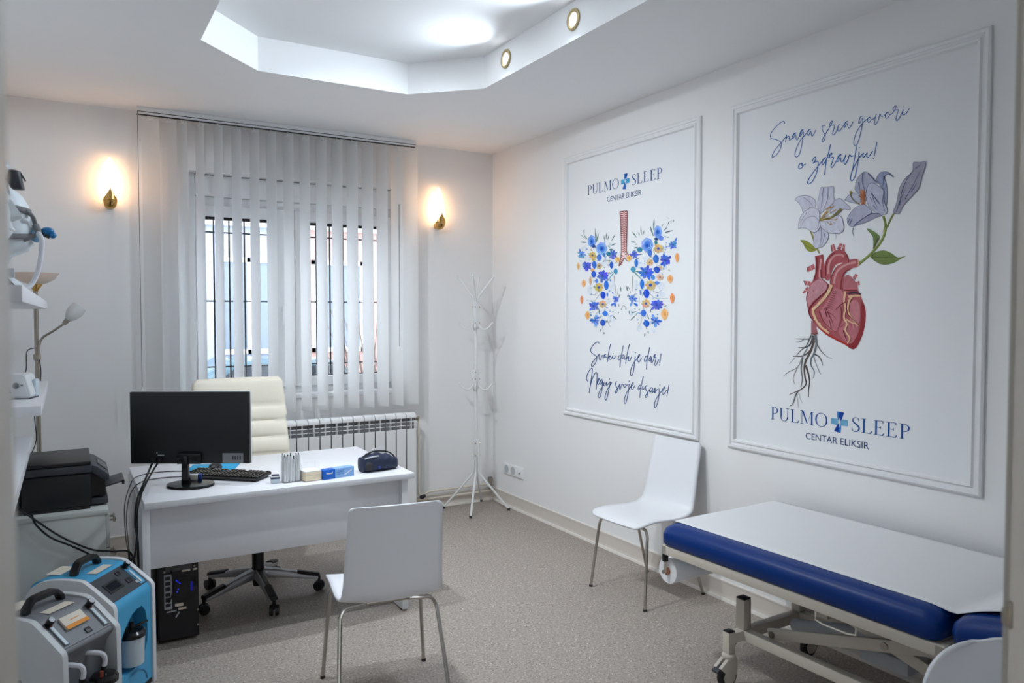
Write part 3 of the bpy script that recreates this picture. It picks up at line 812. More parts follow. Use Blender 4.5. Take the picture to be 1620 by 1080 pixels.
bx = thing('small_box', 'tiny white and blue carton beside the monitor base', 'box', (0.548, 4.085, DKZ + 0.0165), R(-18))
MB().box(-0.030, 0.012, -0.013, 0.013, 0, 0.027).build('carton', M_OFFWH, bx, bevel=0.001)
MB().box(0.012, 0.030, -0.013, 0.013, 0, 0.027).build('blue_end', mat('carton_blue', (30, 72, 150), 0.5), bx, bevel=0.001)
MB().box(-0.025, 0.008, -0.0136, -0.0128, 0.007, 0.020).build('print_band', M_LABEL, bx)

sp_ = thing('ink_stamp', 'small self-inking stamp beside the pen holder', 'stamp', (0.893, 3.872, DKZ), R(-10))
MB().box(-0.022, 0.022, -0.014, 0.014, 0, 0.024).build('stamp_base', M_FROST, sp_, bevel=0.003)
MB().box(-0.023, 0.023, -0.015, 0.015, 0.024, 0.030).build('dark_band', mat('stamp_navy', (32, 38, 66), 0.4), sp_, bevel=0.001)
MB().box(-0.022, 0.022, -0.014, 0.014, 0.030, 0.038).build('stamp_cover', M_OFFWH, sp_, bevel=0.002)
MB().box(-0.018, 0.018, -0.011, 0.011, 0.038, 0.044).build('stamp_grip', mat('stamp_navy', (32, 38, 66), 0.4), sp_, bevel=0.002)

ph = thing('pen_holder', 'clear acrylic pen holder full of white pens', 'pen holder', (0.968, 3.868, DKZ), R(8))
hw = 0.045
c = MB(); c.box(-hw, hw, -0.03, 0.03, 0, 0.004)
c.build('tray_bottom', M_ACRY, ph)
for a in ((-hw, -hw + 0.003, -0.03, 0.03), (hw - 0.003, hw, -0.03, 0.03), (-hw + 0.003, hw - 0.003, -0.03, -0.027), (-hw + 0.003, hw - 0.003, 0.027, 0.03), (-0.016, -0.014, -0.027, 0.027), (0.014, 0.016, -0.027, 0.027)):
    MB().box(a[0], a[1], a[2], a[3], 0.004, 0.105).build('clear_wall', M_ACRY, ph)
rs = random.Random(5)
for i, (x, y) in enumerate(((-0.036, -0.018), (-0.027, 0.005), (-0.024, -0.02), (-0.034, 0.016), (-0.006, -0.018), (0.003, 0.004), (0.008, -0.02), (-0.006, 0.018), (0.024, -0.016), (0.033, 0.006), (0.036, -0.018), (0.025, 0.018))):
    pn = thing('white_pen', 'white ballpoint pen standing in the clear holder', 'pen', (0.968 + x * math.cos(R(8)) - y * math.sin(R(8)), 3.868 + x * math.sin(R(8)) + y * math.cos(R(8)), DKZ + 0.0045), 0, 'white pens in the acrylic holder')
    hgt = rs.uniform(0.112, 0.134)
    MB().cyl((0, 0, 0), (0, 0, hgt), 0.0062, n=8).build('barrel', M_OFFWH, pn, smooth=True)
    MB().cyl((0, 0, hgt), (0, 0, hgt + 0.009), 0.0028, n=8).build('push_button', M_BLACK, pn)
    MB().box(-0.0012, 0.0012, -0.0078, -0.0058, hgt - 0.03, hgt + 0.003).build('clip', M_LGREY, pn)

nb = thing('memo_box', 'clear memo cube holder with a cream paper block', 'memo holder', (1.066, 3.862, DKZ), R(8))
MB().box(-0.048, 0.048, -0.045, 0.045, 0, 0.003).build('holder_base', M_ACRY, nb)
MB().box(-0.048, 0.048, 0.042, 0.045, 0.003, 0.085).build('clear_back', M_ACRY, nb)
MB().box(0.045, 0.048, -0.01, 0.042, 0.003, 0.085).build('clear_side', M_ACRY, nb)
MB().box(-0.048, -0.045, -0.01, 0.042, 0.003, 0.085).build('clear_side', M_ACRY, nb)
pb = MB()
for i in range(9): pb.box(-0.043 + 0.0006 * (i % 2), 0.043, -0.044 + 0.0005 * (i % 3), 0.040, 0.003 + i * 0.005, 0.0078 + i * 0.005)
pb.build('paper_block', mat('cream_paper', (238, 222, 194), 0.8, var=0.04), nb)
MB().box(-0.043, 0.043, -0.043, 0.040, 0.048, 0.052).build('top_sheet', M_PAPER, nb)

bb = thing('blue_carton', 'blue and pale-blue medical carton on the desk front edge', 'box', (1.203, 3.852, DKZ), math.atan2(0.036, 0.179))
MB().box(-0.088, -0.022, -0.025, 0.025, 0, 0.050).build('dark_blue_end', mat('carton_strong_blue', (20, 98, 192), 0.45, var=0.02), bb, bevel=0.001)
MB().box(-0.022, 0.088, -0.025, 0.025, 0, 0.050).build('pale_blue_body', mat('carton_pale_blue', (130, 172, 222), 0.45, var=0.03), bb, bevel=0.001)
MB().bar((0.03, -0.0256, 0.012), (0.075, -0.0256, 0.035), 0.001, 0.004, up=(0, 0, 1)).build('printed_stroke', M_PAPER, bb)
for z in (0.020, 0.030, 0.038): MB().box(-0.018, 0.03, -0.0258, -0.0248, z, z + 0.003).build('printed_line', mat('line_blue', (92, 138, 198), 0.5), bb)
wm = MB()
for k in range(7): wm.box(-0.072 + k * 0.0052, -0.072 + k * 0.0052 + 0.0038, -0.0257, -0.0248, 0.028, 0.034 + (0.004 if k in (0, 6) else 0))
wm.build('white_wordmark', M_PAPER, bb)

# navy zip pouch
pu = thing('zip_pouch', 'navy nylon zip pouch lying open at the desk corner', 'pouch', (1.452, 3.92, DKZ), R(8))
def pouch_ring(t, n=22):
    # t along x from -0.105 to 0.11
    x = -0.10 + 0.205 * t
    h = 0.102 * (math.sin(PI * (0.20 + 0.62 * t)) ** 0.55) * (1.0 - 0.16 * t)
    d = 0.062 * (math.sin(PI * (0.12 + 0.76 * t)) ** 0.5)
    out = []
    for k in range(n):
        a = 2 * PI * k / n
        ca, sa = math.cos(a), math.sin(a)
        y = d * (abs(ca) ** 0.7) * (1 if ca >= 0 else -1)
        z = h * 0.5 + h * 0.5 * (abs(sa) ** 0.75) * (1 if sa >= 0 else -1)
        wr = 0.0045 * math.sin(7 * t * PI + 2 * a) * (1 if sa > -0.3 else 0)
        out.append(Vector((x, y * (1 + wr * 8), z + wr)))
    return out
MB().loft([pouch_ring(i / 16) for i in range(17)]).build('pouch_body', M_NAVY, pu, smooth=True, angle=70)
MB().tube([(-0.10, -0.02, 0.085), (-0.05, -0.015, 0.104), (0.0, -0.012, 0.106), (0.06, -0.012, 0.094), (0.10, -0.008, 0.062), (0.108, -0.004, 0.03)], 0.0042, n=6, smooth=5).build('zip_piping', M_BLACK, pu, smooth=True)
MB().ball((-0.075, -0.048, 0.035), 0.026, 0.012, 0.024).build('side_pocket', mat('mesh_pocket', (48, 48, 52), 0.8, var=0.2, scale=90), pu, smooth=True)
MB().ball((-0.022, -0.062, 0.026), 0.009, 0.005, 0.008).build('blue_tag', mat('royal_blue', (30, 52, 120), 0.5), pu, smooth=True)
MB().tube([(-0.095, -0.035, 0.075), (-0.06, -0.048, 0.084), (-0.02, -0.05, 0.086)], 0.004, n=6, smooth=4).build('white_zip', M_LGREY, pu, smooth=True)
pa = MB()
pa.bar((-0.035, 0.02, 0.100), (0.01, 0.03, 0.108), 0.004, 0.016); pa.bar((0.012, 0.03, 0.102), (0.04, 0.02, 0.118), 0.004, 0.014)
pa.build('paper_strip', M_PAPER, pu)

# ================================================================== WHITE SHELL CHAIRS
def make_chair(label, rtop=0.022, curl=0.022):
    t = thing('shell_chair', label, 'chair', (0, 0, 0), 0, 'white shell chairs with chrome legs')
    prof = catmull([Vector((0, y, z)) for y, z in ((0.235, 0.432), (0.20, 0.449), (0.10, 0.452), (-0.04, 0.440), (-0.13, 0.444), (-0.185, 0.475), (-0.208, 0.54), (-0.228, 0.68), (-0.262, 0.86))], 6)
    L = [0.0]
    for i in range(1, len(prof)): L.append(L[-1] + (prof[i] - prof[i - 1]).length)
    T = L[-1]
    def at(s):
        s *= T
        for i in range(1, len(L)):
            if s <= L[i] + 1e-9:
                k = (s - L[i - 1]) / (L[i] - L[i - 1]); return prof[i - 1].lerp(prof[i], k), (prof[i] - prof[i - 1]).normalized()
        return prof[-1], (prof[-1] - prof[-2]).normalized()
    def half(s):
        d = s * T
        w = 0.213 - 0.012 * max(0, min(1, (d - 0.3) / 0.2)) - 0.018 * max(0, min(1, (d - 0.45) / 0.45))
        if d < 0.05: w -= 0.05 - math.sqrt(max(0, 0.05 ** 2 - (0.05 - d) ** 2))
        if T - d < rtop: w -= rtop - math.sqrt(max(0, rtop ** 2 - (rtop - (T - d)) ** 2))
        return w
    ss = [0, 0.004, 0.012, 0.025, 0.045] + [0.06 + 0.87 * i / 26 for i in range(27)] + [0.945, 0.96, 0.972, 0.982, 0.99, 0.995, 0.998, 1.0]
    nu = 16
    rows = []
    for s in ss:
        p, d = at(s); w = half(s)
        nrm = Vector((0, -d.z, d.y))
        if nrm.z < 0: nrm = -nrm
        row = []
        for i in range(nu + 1):
            u = 2 * i / nu - 1
            nn = Vector((0, 0.5, 1)).normalized()
            lift = curl * abs(u) ** 2.2 * (0.35 + 0.65 * math.sin(PI * min(1, s * 1.15)))
            row.append(Vector((u * w, p.y, p.z)) + Vector((0, 1 if s > 0.5 else 0.35, 0.25 if s > 0.5 else 0.6)).normalized() * lift)
        rows.append(row)
    m = MB(); vs = [p for r in rows for p in r]; n1 = nu + 1
    m._add(vs, [(j * n1 + i, j * n1 + i + 1, (j + 1) * n1 + i + 1, (j + 1) * n1 + i) for j in range(len(rows) - 1) for i in range(nu)])
    m.build('shell', M_SHELL, t, smooth=True, solid=0.011, angle=60)
    for sx in (-1, 1):
        for sy, ft in ((0.155, 0.215), (-0.10, -0.235)):
            leg = MB().tube([(sx * 0.06, sy * 0.8, 0.424), (sx * 0.13, sy, 0.424), (sx * 0.175, sy * 1.06, 0.420), (sx * 0.196, sy * 1.1, 0.39), (sx * 0.203, sy * 1.12 + (ft - sy * 1.12) * 0.12, 0.34), (sx * 0.228, ft, 0.008)], 0.0088, n=10, smooth=5).build('leg', M_CHROME, t, smooth=True)
            MB().cyl((sx * 0.2285, ft, 0.0), (sx * 0.228, ft, 0.012), 0.0105, n=10).build('foot_cap', M_RUBBER, leg)
    MB().box(-0.09, 0.09, -0.10, 0.15, 0.418, 0.43).build('seat_bracket', M_STEEL, t, bevel=0.004)
    return t
ch1 = make_chair('white shell chair with its back to us in front of the desk')
ch1.location = (1.135, 3.0, 0); ch1.rotation_euler = (0, 0, R(-9))
ch2 = copy_tree(ch1); ch2['label'] = 'white shell chair standing against the mural wall beside the couch'
ch2.location = (2.86, 3.345, 0); ch2.rotation_euler = (0, 0, R(93))
ch3 = make_chair('white chair in the near right foreground, only its rounded back top showing', 0.13, 0.05)
ch3.location = (1.89, 0.775, 0); ch3.rotation_euler = (0, 0, R(160)); ch3.scale = (1.05, 1.0, 0.905)

# ================================================================== COAT RACK
cr = thing('coat_rack', 'white metal coat stand in the far corner', 'coat rack', (2.87, 5.46, 0))
for k in range(4):
    A = R(45 + 90 * k + 8); d = Vector((math.cos(A), math.sin(A), 0)); z = Vector((0, 0, 1))
    MB().tube([d * 0.020 + z * 0.58, d * 0.020 + z * 0.36, d * 0.026 + z * 0.305, d * 0.05 + z * 0.27, d * 0.27 + z * 0.012], 0.0095, n=8, smooth=4).build('leg', M_COATR, cr, smooth=True)
    MB().cyl(d * 0.27 + z * 0.0, d * 0.268 + z * 0.02, 0.0115, n=10).build('foot_cap', M_RUBBER, cr)
    MB().tube([d * 0.018 + z * 1.70, d * 0.02 + z * 1.74, d * 0.145 + z * 1.90], 0.0085, n=8).build('top_arm', M_COATR, cr, smooth=True)
    MB().ball(d * 0.148 + z * 1.904, 0.011).build('arm_tip', M_COATR, cr, smooth=True)
    MB().tube([d * 0.018 + z * 1.70, d * 0.019 + z * 1.56, d * 0.024 + z * 1.51, d * 0.06 + z * 1.478, d * 0.10 + z * 1.488, d * 0.135 + z * 1.525], 0.0075, n=8, smooth=4).build('hook', M_COATR, cr, smooth=True)
    MB().ball(d * 0.136 + z * 1.528, 0.0095).build('hook_tip', M_COATR, cr, smooth=True)
    A2 = A + R(0); d2 = Vector((math.cos(A2), math.sin(A2), 0))
    MB().tube([d2 * 0.019 + z * 1.15, d2 * 0.019 + z * 1.06, d2 * 0.024 + z * 1.02, d2 * 0.06 + z * 0.985, d2 * 0.10 + z * 0.995, d2 * 0.13 + z * 1.03], 0.0075, n=8, smooth=4).build('hook', M_COATR, cr, smooth=True)
    MB().ball(d2 * 0.131 + z * 1.033, 0.0095).build('hook_tip', M_COATR, cr, smooth=True)
    for zz in (1.53, 1.66, 1.075, 1.13, 0.45, 0.55):
        MB().cyl(d * 0.028 + z * zz, d * 0.034 + z * zz, 0.006, n=8).build('bolt', M_STEEL, cr)
MB().cyl((0, 0, 0.42), (0, 0, 1.70), 0.013, n=14).build('pole', M_COATR, cr, smooth=True)
for z0, z1 in ((1.49, 1.70), (1.05, 1.15), (0.43, 0.58)):
    MB().box(-0.02, 0.02, -0.02, 0.02, z0, z1, Matrix.Rotation(R(8), 4, 'Z')).build('clamp_sleeve', M_COATR, cr, bevel=0.004)

# ================================================================== SOCKETS ON THE MURAL WALL
sk = thing('wall_socket', 'row of three white sockets low on the mural wall', 'socket', (XR, 5.335, 0.312))
MB().box(-0.010, 0, -0.155, 0.155, -0.046, 0.046).build('backplate', M_PVC, sk, bevel=0.004)
for i, y in enumerate((0.104, 0.0, -0.104)):
    fr_ = MB().box(-0.014, -0.009, y - 0.049, y + 0.049, -0.043, 0.043).build('frame', M_PVC, sk, bevel=0.003)
    if i < 2:
        MB().lathe([(0.034, -0.0145), (0.034, -0.0155), (0.029, -0.0155), (0.027, -0.011), (0.001, -0.011)], c=(0, y, 0), axis='x', n=24).build('socket_well', M_LGREY, fr_, smooth=True)
        for s in (-1, 1): MB().cyl((-0.0135, y + 0.016 * s, 0), (-0.0105, y + 0.016 * s, 0), 0.006, n=8).build('pin_hole', M_BLACK, fr_)
        MB().box(-0.0135, -0.0105, y - 0.005, y + 0.005, 0.02, 0.03).build('earth_clip', M_DGREY, fr_)
    else:
        MB().box(-0.017, -0.013, y - 0.034, y + 0.034, -0.034, 0.034).build('data_insert', M_PVC, fr_, bevel=0.002)
        MB().box(-0.018, -0.0165, y - 0.008, y + 0.008, -0.01, 0.006).build('data_port', M_DARK, fr_)
# ================================================================== EXAMINATION COUCH
ct = thing('examination_couch', 'blue padded height-adjustable examination couch along the mural wall', 'couch', (2.292, 2.585, 0), R(2.0))
CW, CL, CZ = 0.795, 1.245, 0.66
def pad(name, y0, y1, z0, z1, M=None):
    rings = []
    for z, k in ((z0, 0.012), (z0 + 0.012, 0.0), (z1 - 0.045, 0.0), (z1 - 0.022, 0.008), (z1 - 0.006, 0.028), (z1, 0.06)):
        rings.append([(Vector((p[0], p[1], z)) if M is None else M @ Vector((p[0], p[1], z))) for p in rrect(k, CW - k, y1 + k, y0 - k, 0.045, 6)])
    return MB().loft(rings).build(name, M_BLUEV, ct, smooth=True, angle=60)
pad('mattress', 0.0, -CL, 0.562, CZ)
HM = Matrix.Translation((0, -CL - 0.03, 0.60)) @ Matrix.Rotation(R(-13), 4, 'X') @ Matrix.Translation((0, CL + 0.03, -0.60))
pad('head_section', -CL - 0.03, -CL - 0.56, 0.562, CZ, HM)
def paper_pt(u, v):
    x = 0.075 + u * (CW - 0.098)
    s = v * (CL + 0.50)
    y = 0.004 - s
    z = CZ + 0.0025 + 0.0012 * math.sin(7 * u + 4 * v) * math.sin(PI * u)
    if s < 0.02: z -= (0.02 - s) * 0.8
    if s > CL - 0.05:
        t = s - CL - 0.02
        z = CZ + 0.003 + (max(0, t) * math.sin(R(13))) - 0.010 * math.exp(-((t + 0.0) / 0.05) ** 2) + 0.012 * (1 if t > 0 else 0) * min(1, t * 8)
    if u < 0.02: z -= 0.001
    return Vector((x, y, z))
MB().grid(paper_pt, 24, 70).build('paper_cover', M_PAPER, ct, smooth=True, solid=0.001)
fm = MB()
fm.bar((0.025, -0.005, 0.540), (0.025, -CL - 0.02, 0.540), 0.03, 0.042); fm.bar((CW - 0.025, -0.005, 0.540), (CW - 0.025, -CL - 0.02, 0.540), 0.03, 0.042)
fm.bar((0.01, -0.02, 0.540), (CW - 0.01, -0.02, 0.540), 0.03, 0.04); fm.bar((0.01, -CL, 0.540), (CW - 0.01, -CL, 0.540), 0.03, 0.04); fm.bar((0.03, -0.62, 0.540), (CW - 0.03, -0.62, 0.540), 0.03, 0.04)
fm.build('top_frame', M_BEIGE, ct, bevel=0.003)
for x in (0.03, CW - 0.03): hf = MB(); hf.bar(HM @ Vector((x, -CL - 0.01, 0.545)), HM @ Vector((x, -CL - 0.52, 0.545)), 0.03, 0.035); hf.build('head_frame', M_BEIGE, ct, bevel=0.003)
for x in (0.004, CW - 0.004): MB().cyl((x - 0.012, -CL - 0.03, 0.55), (x + 0.012, -CL - 0.03, 0.55), 0.014).build('hinge_bolt', M_STEEL, ct, smooth=True)
# paper roll under the foot end
for x in (0.032, CW - 0.075):
    br = MB().box(x - 0.010, x + 0.010, -0.012, -0.004, 0.425, 0.50).build('roll_bracket', M_BEIGE, ct, bevel=0.002)
    MB().box(x - 0.012, x + 0.012, -0.016, 0.002, 0.480, 0.522).build('bracket_cap', M_BLACK, br, bevel=0.002)
    MB().cyl((x - 0.014, -0.008, 0.434), (x - 0.008, -0.008, 0.434), 0.009, n=10).build('axle_nut', M_STEEL, br)
rl = MB().lathe([(0.017, 0.045), (0.056, 0.045), (0.058, 0.048), (0.058, CW - 0.088), (0.056, CW - 0.085), (0.017, CW - 0.085)], c=(0, -0.010, 0.434), axis='x', n=32).build('paper_roll', M_PAPER, ct, smooth=True)
MB().lathe([(0.006, 0.036), (0.017, 0.036), (0.017, CW - 0.078), (0.006, CW - 0.078)], c=(0, -0.010, 0.434), axis='x', n=20).build('cardboard_core', mat('cardboard', (160, 108, 80), 0.8), rl, smooth=True)
# lower frame
lf = MB()
for x in (0.215, CW - 0.205): lf.bar((x, -0.30, 0.212), (x, -1.62, 0.212), 0.04, 0.045)
for y in (-0.30, -1.60): lf.bar((0.12, y, 0.212), (CW - 0.10, y, 0.212), 0.04, 0.045)
lf.build('base_frame', M_BEIGE, ct, bevel=0.003)
for y in (-0.30, -1.60):
    for x, xb in ((0.215, 0.125), (CW - 0.205, CW - 0.115)):
        if y > -1:
            p = MB().box(x - 0.023, x + 0.023, y - 0.023, y + 0.023, 0.235, 0.366).build('stop_post', M_BEIGE, ct, bevel=0.003)
            MB().box(x - 0.022, x + 0.022, y - 0.022, y + 0.022, 0.366, 0.373).build('post_cap', M_BLACK, p, bevel=0.002)
        p = MB().box(xb - 0.019, xb + 0.019, y - 0.019, y + 0.019, 0.150, 0.240).build('caster_post', M_BEIGE, ct, bevel=0.003)
        MB().box(xb - 0.018, xb + 0.018, y - 0.018, y + 0.018, 0.240, 0.246).build('post_cap', M_BLACK, p, bevel=0.002)
        MB().cyl((xb + 0.02, y - 0.005, 0.185), (xb + 0.034, y - 0.005, 0.185), 0.009, n=10).build('clamp_bolt', M_STEEL, p)
        ca = MB()
        ca.lathe([(0.01, 0.125), (0.026, 0.125), (0.03, 0.133), (0.03, 0.142), (0.024, 0.150), (0.01, 0.150)], c=(xb, y, 0), n=20)
        ca.prism([(-0.018, 0.05), (0.028, 0.055), (0.034, 0.10), (0.028, 0.128), (-0.028, 0.128), (-0.07, 0.10), (-0.052, 0.085)], y - 0.022, y - 0.006, axis='y', M=Matrix.Translation((xb, 0, 0)))
        ca.prism([(-0.018, 0.05), (0.028, 0.055), (0.034, 0.10), (0.028, 0.128), (-0.028, 0.128), (-0.07, 0.10), (-0.052, 0.085)], y + 0.006, y + 0.022, axis='y', M=Matrix.Translation((xb, 0, 0)))
        cs = ca.build('caster_fork', M_BEIGE, ct, bevel=0.002)
        MB().box(xb - 0.088, xb - 0.035, y - 0.018, y + 0.018, 0.089, 0.102, Matrix.Translation((xb - 0.06, 0, 0.095)) @ Matrix.Rotation(R(-22), 4, 'Y') @ Matrix.Translation((-(xb - 0.06), 0, -0.095))).build('brake_pedal', M_DGREY, cs, bevel=0.004)
        wh = MB().lathe([(0.012, -0.017), (0.040, -0.017), (0.050, -0.011), (0.0515, 0.0), (0.050, 0.011), (0.040, 0.017), (0.012, 0.017)], c=(xb - 0.01, y, 0.0515), axis='y', n=28).build('wheel', M_RUBBER, cs, smooth=True)
        MB().lathe([(0.003, -0.019), (0.034, -0.019), (0.036, -0.016), (0.036, 0.016), (0.034, 0.019), (0.003, 0.019)], c=(xb - 0.01, y, 0.0515), axis='y', n=24).build('wheel_hub', M_BEIGE, cs, smooth=True)
# scissor lift
for x in (0.262, CW - 0.25):
    a1 = MB().bar((x, -0.40, 0.235), (x, -1.22, 0.46), 0.018, 0.046).build('scissor_arm', M_BEIGE, ct, bevel=0.003)
    x2 = x + (0.024 if x < 0.4 else -0.024)
    MB().bar((x2, -0.52, 0.485), (x2, -1.40, 0.245), 0.018, 0.046).build('scissor_arm', M_BEIGE, ct, bevel=0.003)
    for y, z in ((-0.92, 0.377), (-0.42, 0.24)):
        MB().cyl((x - 0.014, y, z), (x + 0.014, y, z), 0.015, n=14).build('pivot_bolt', M_STEEL, a1, smooth=True)
cb = MB(); cb.cyl((0.26, -0.52, 0.485), (CW - 0.25, -0.52, 0.485), 0.014); cb.cyl((0.26, -1.22, 0.46), (CW - 0.25, -1.22, 0.46), 0.014)
cb.build('lift_axle', M_BEIGE, ct, smooth=True)
sl = MB()
for x in (0.25, CW - 0.24): sl.bar((x, -0.42, 0.505), (x, -1.24, 0.505), 0.03, 0.03)
sl.build('slide_channel', M_BEIGE, ct, bevel=0.002)
ac = MB(); ac.cyl((0.40, -0.42, 0.25), (0.40, -1.0, 0.40), 0.026, n=16)
ac.build('lift_actuator', M_LGREY, ct, smooth=True)
MB().bar((0.30, -0.62, 0.395), (0.56, -0.60, 0.40), 0.06, 0.05).build('actuator_bracket', M_BEIGE, ct, bevel=0.004)
MB().box(0.36, 0.50, -0.95, -0.75, 0.24, 0.30).build('motor_box', M_LGREY, ct, bevel=0.01)
MB().tube([(0.018, -0.80, 0.53), (0.014, -0.80, 0.488), (0.012, -0.83, 0.482), (0.012, -0.93, 0.482), (0.014, -0.96, 0.488), (0.018, -0.96, 0.53)], 0.0035, n=8).build('pull_wire', M_BEIGE, ct, smooth=True)

# ================================================================== DRAWER CABINET + PRINTER
cbx0, cbx1, cby0, cby1, cbz = XL + 0.005, 0.140, 3.94, 4.44, 0.70
M_CAB = mat('grey_white_laminate', (198, 200, 194), 0.5, var=0.01)
cab = thing('drawer_cabinet', 'pale grey drawer cabinet carrying the printer', 'cabinet', (cbx0, cby0, 0))
w_, d_ = cbx1 - cbx0, cby1 - cby0
MB().box(0, w_, 0, d_, 0.0, cbz - 0.022).build('carcass', M_CAB, cab, bevel=0.002)
MB().box(0, w_ + 0.012, -0.004, d_ + 0.004, cbz - 0.022, cbz).build('top_board', M_CAB, cab, bevel=0.002)
for i in range(4):
    z0 = 0.05 + i * 0.157
    dr = MB().box(w_, w_ + 0.016, 0.004, d_ - 0.004, z0, z0 + 0.152).build('drawer', M_CAB, cab, bevel=0.002)
    zc = z0 + 0.125
    hd = MB()
    for y in (0.02, 0.09): hd.cyl((w_ + 0.016, y + 0.0, zc), (w_ + 0.036, y, zc), 0.005, n=8)
    hd.tube([(w_ + 0.034, 0.02, zc + 0.012), (w_ + 0.038, 0.02, zc), (w_ + 0.034, 0.02, zc - 0.012)], 0.005, n=8)
    hd.bar((w_ + 0.036, 0.01, zc), (w_ + 0.036, 0.10, zc), 0.006, 0.022)
    hd.build('handle', M_STEEL, dr)

pr = thing('printer', 'black multifunction inkjet printer on the drawer cabinet', 'printer', (-0.190, 3.99, cbz))
MB().box(0.0, 0.275, 0.0, 0.40, 0.012, 0.165).build('printer_body', M_BLACK, pr, bevel=0.012)
MB().box(0.01, 0.270, 0.004, 0.396, 0.0, 0.014).build('printer_base', M_BLACK, pr)
MB().box(0.004, 0.278, 0.004, 0.396, 0.166, 0.205).build('scanner_housing', M_DGREY, pr, bevel=0.008)
MB().box(0.0, 0.276, 0.0, 0.40, 0.205, 0.222).build('scanner_lid', M_BLACK, pr, bevel=0.005)
MB().prism([(0.272, 0.20), (0.30, 0.19), (0.352, 0.145), (0.350, 0.120), (0.335, 0.118), (0.272, 0.165)], 0.03, 0.37, axis='y').build('control_panel', M_DGREY, pr, bevel=0.004)
MB().prism([(0.305, 0.1885), (0.345, 0.1535), (0.346, 0.1545), (0.306, 0.190)], 0.12, 0.26, axis='y').build('display', M_SCREEN, pr)
MB().prism([(0.275, 0.155), (0.335, 0.115), (0.335, 0.045), (0.275, 0.045)], 0.06, 0.34, axis='y').build('paper_throat', M_BLACKG, pr)
MB().prism([(0.33, 0.072), (0.415, 0.092), (0.415, 0.099), (0.33, 0.080)], 0.10, 0.30, axis='y').build('output_tray', M_DGREY, pr)
MB().box(0.408, 0.418, 0.10, 0.30, 0.080, 0.100, None).build('tray_stop', M_BLACK, pr)
MB().box(0.275, 0.345, 0.04, 0.36, 0.010, 0.035).build('paper_cassette', M_DGREY, pr, bevel=0.003)
MB().box(-0.03, 0.0, 0.03, 0.37, 0.02, 0.15).build('rear_feeder', M_BLACK, pr, bevel=0.005)

# cables from the printer to the desk
def cable(name, pts, label, r=0.004):
    o = MB().tube(pts, r, n=7, smooth=6).build(name, M_CABLE, smooth=True)
    return tag(o, label, 'cable')
c1 = [on_y(x, y, 3.915) for x, y in ((32, 806), (58, 824), (95, 848), (128, 863))] + [on_y(150, 870, 3.91), on_y(178, 872, 3.90), on_y(205, 873, 3.90), Vector((0.262, 3.93, 0.40))]
cable('printer_cable', c1, 'black cable sagging from the printer across to the desk leg', 0.0045)
c2 = [on_y(x, y, 3.92) for x, y in ((50, 813), (57, 830), (80, 850), (112, 863), (140, 876), (153, 888), (160, 905))] + [Vector((0.12, 3.90, 0.12)), Vector((0.10, 3.88, 0.0045))]
cable('printer_power_cable', c2, 'black power cable dropping from the printer behind the blue machine', 0.0045)
mw = Matrix.Translation((0.521, 4.03, DKZ)) @ Matrix.Rotation(ma, 4, 'Z')
c3 = [mw @ Vector((-0.175, -0.022, 0.132)), mw @ Vector((-0.185, -0.05, 0.085)), on_x(225, 770, 0.262), on_x(216, 795, 0.258), on_x(214, 830, 0.256), on_x(218, 860, 0.26), Vector((0.266, 3.86, 0.25)), Vector((0.262, 3.86, 0.06)), Vector((0.255, 3.88, 0.005))]
cable('monitor_video_cable', c3, 'thick black video cable hanging from the left port of the monitor', 0.005)
c4 = [mw @ Vector((-0.145, -0.022, 0.132)), mw @ Vector((-0.165, -0.06, 0.08)), on_x(226, 775, 0.266), on_x(217, 810, 0.258), on_x(217, 845, 0.257), on_x(213, 880, 0.245), on_x(207, 895, 0.235), Vector((0.22, 3.84, 0.05)), Vector((0.2, 3.86, 0.005))]
cable('monitor_power_cable', c4, 'black power cable hanging from the right port of the monitor', 0.0045)
c5 = [Vector((0.58, 4.17, DKZ + 0.012)), Vector((0.5, 4.26, DKZ + 0.004)), Vector((0.38, 4.27, DKZ + 0.004)), Vector((0.295, 4.18, DKZ + 0.006)), on_x(205, 785, 0.255), on_x(200, 820, 0.25), on_x(203, 860, 0.25), on_x(206, 890, 0.25), Vector((0.245, 4.06, 0.1)), Vector((0.25, 4.04, 0.004))]
def attached_cable(pts, dev):
    o = MB().tube(pts, 0.0025, n=7, smooth=6).build('cable', M_CABLE, dev, smooth=True)
    o.matrix_parent_inverse = (Matrix.Translation(dev.location) @ dev.rotation_euler.to_matrix().to_4x4()).inverted()
attached_cable(c5, kb)
c6 = [Vector((0.59, 4.30, DKZ + 0.012)), Vector((0.50, 4.42, DKZ + 0.004)), Vector((0.38, 4.44, DKZ + 0.004)), Vector((0.30, 4.36, DKZ + 0.006)), on_x(207, 765, 0.255), on_x(197, 800, 0.25), on_x(199, 850, 0.25), on_x(204, 885, 0.25), Vector((0.245, 4.22, 0.1)), Vector((0.25, 4.2, 0.004))]
attached_cable(c6, ms)

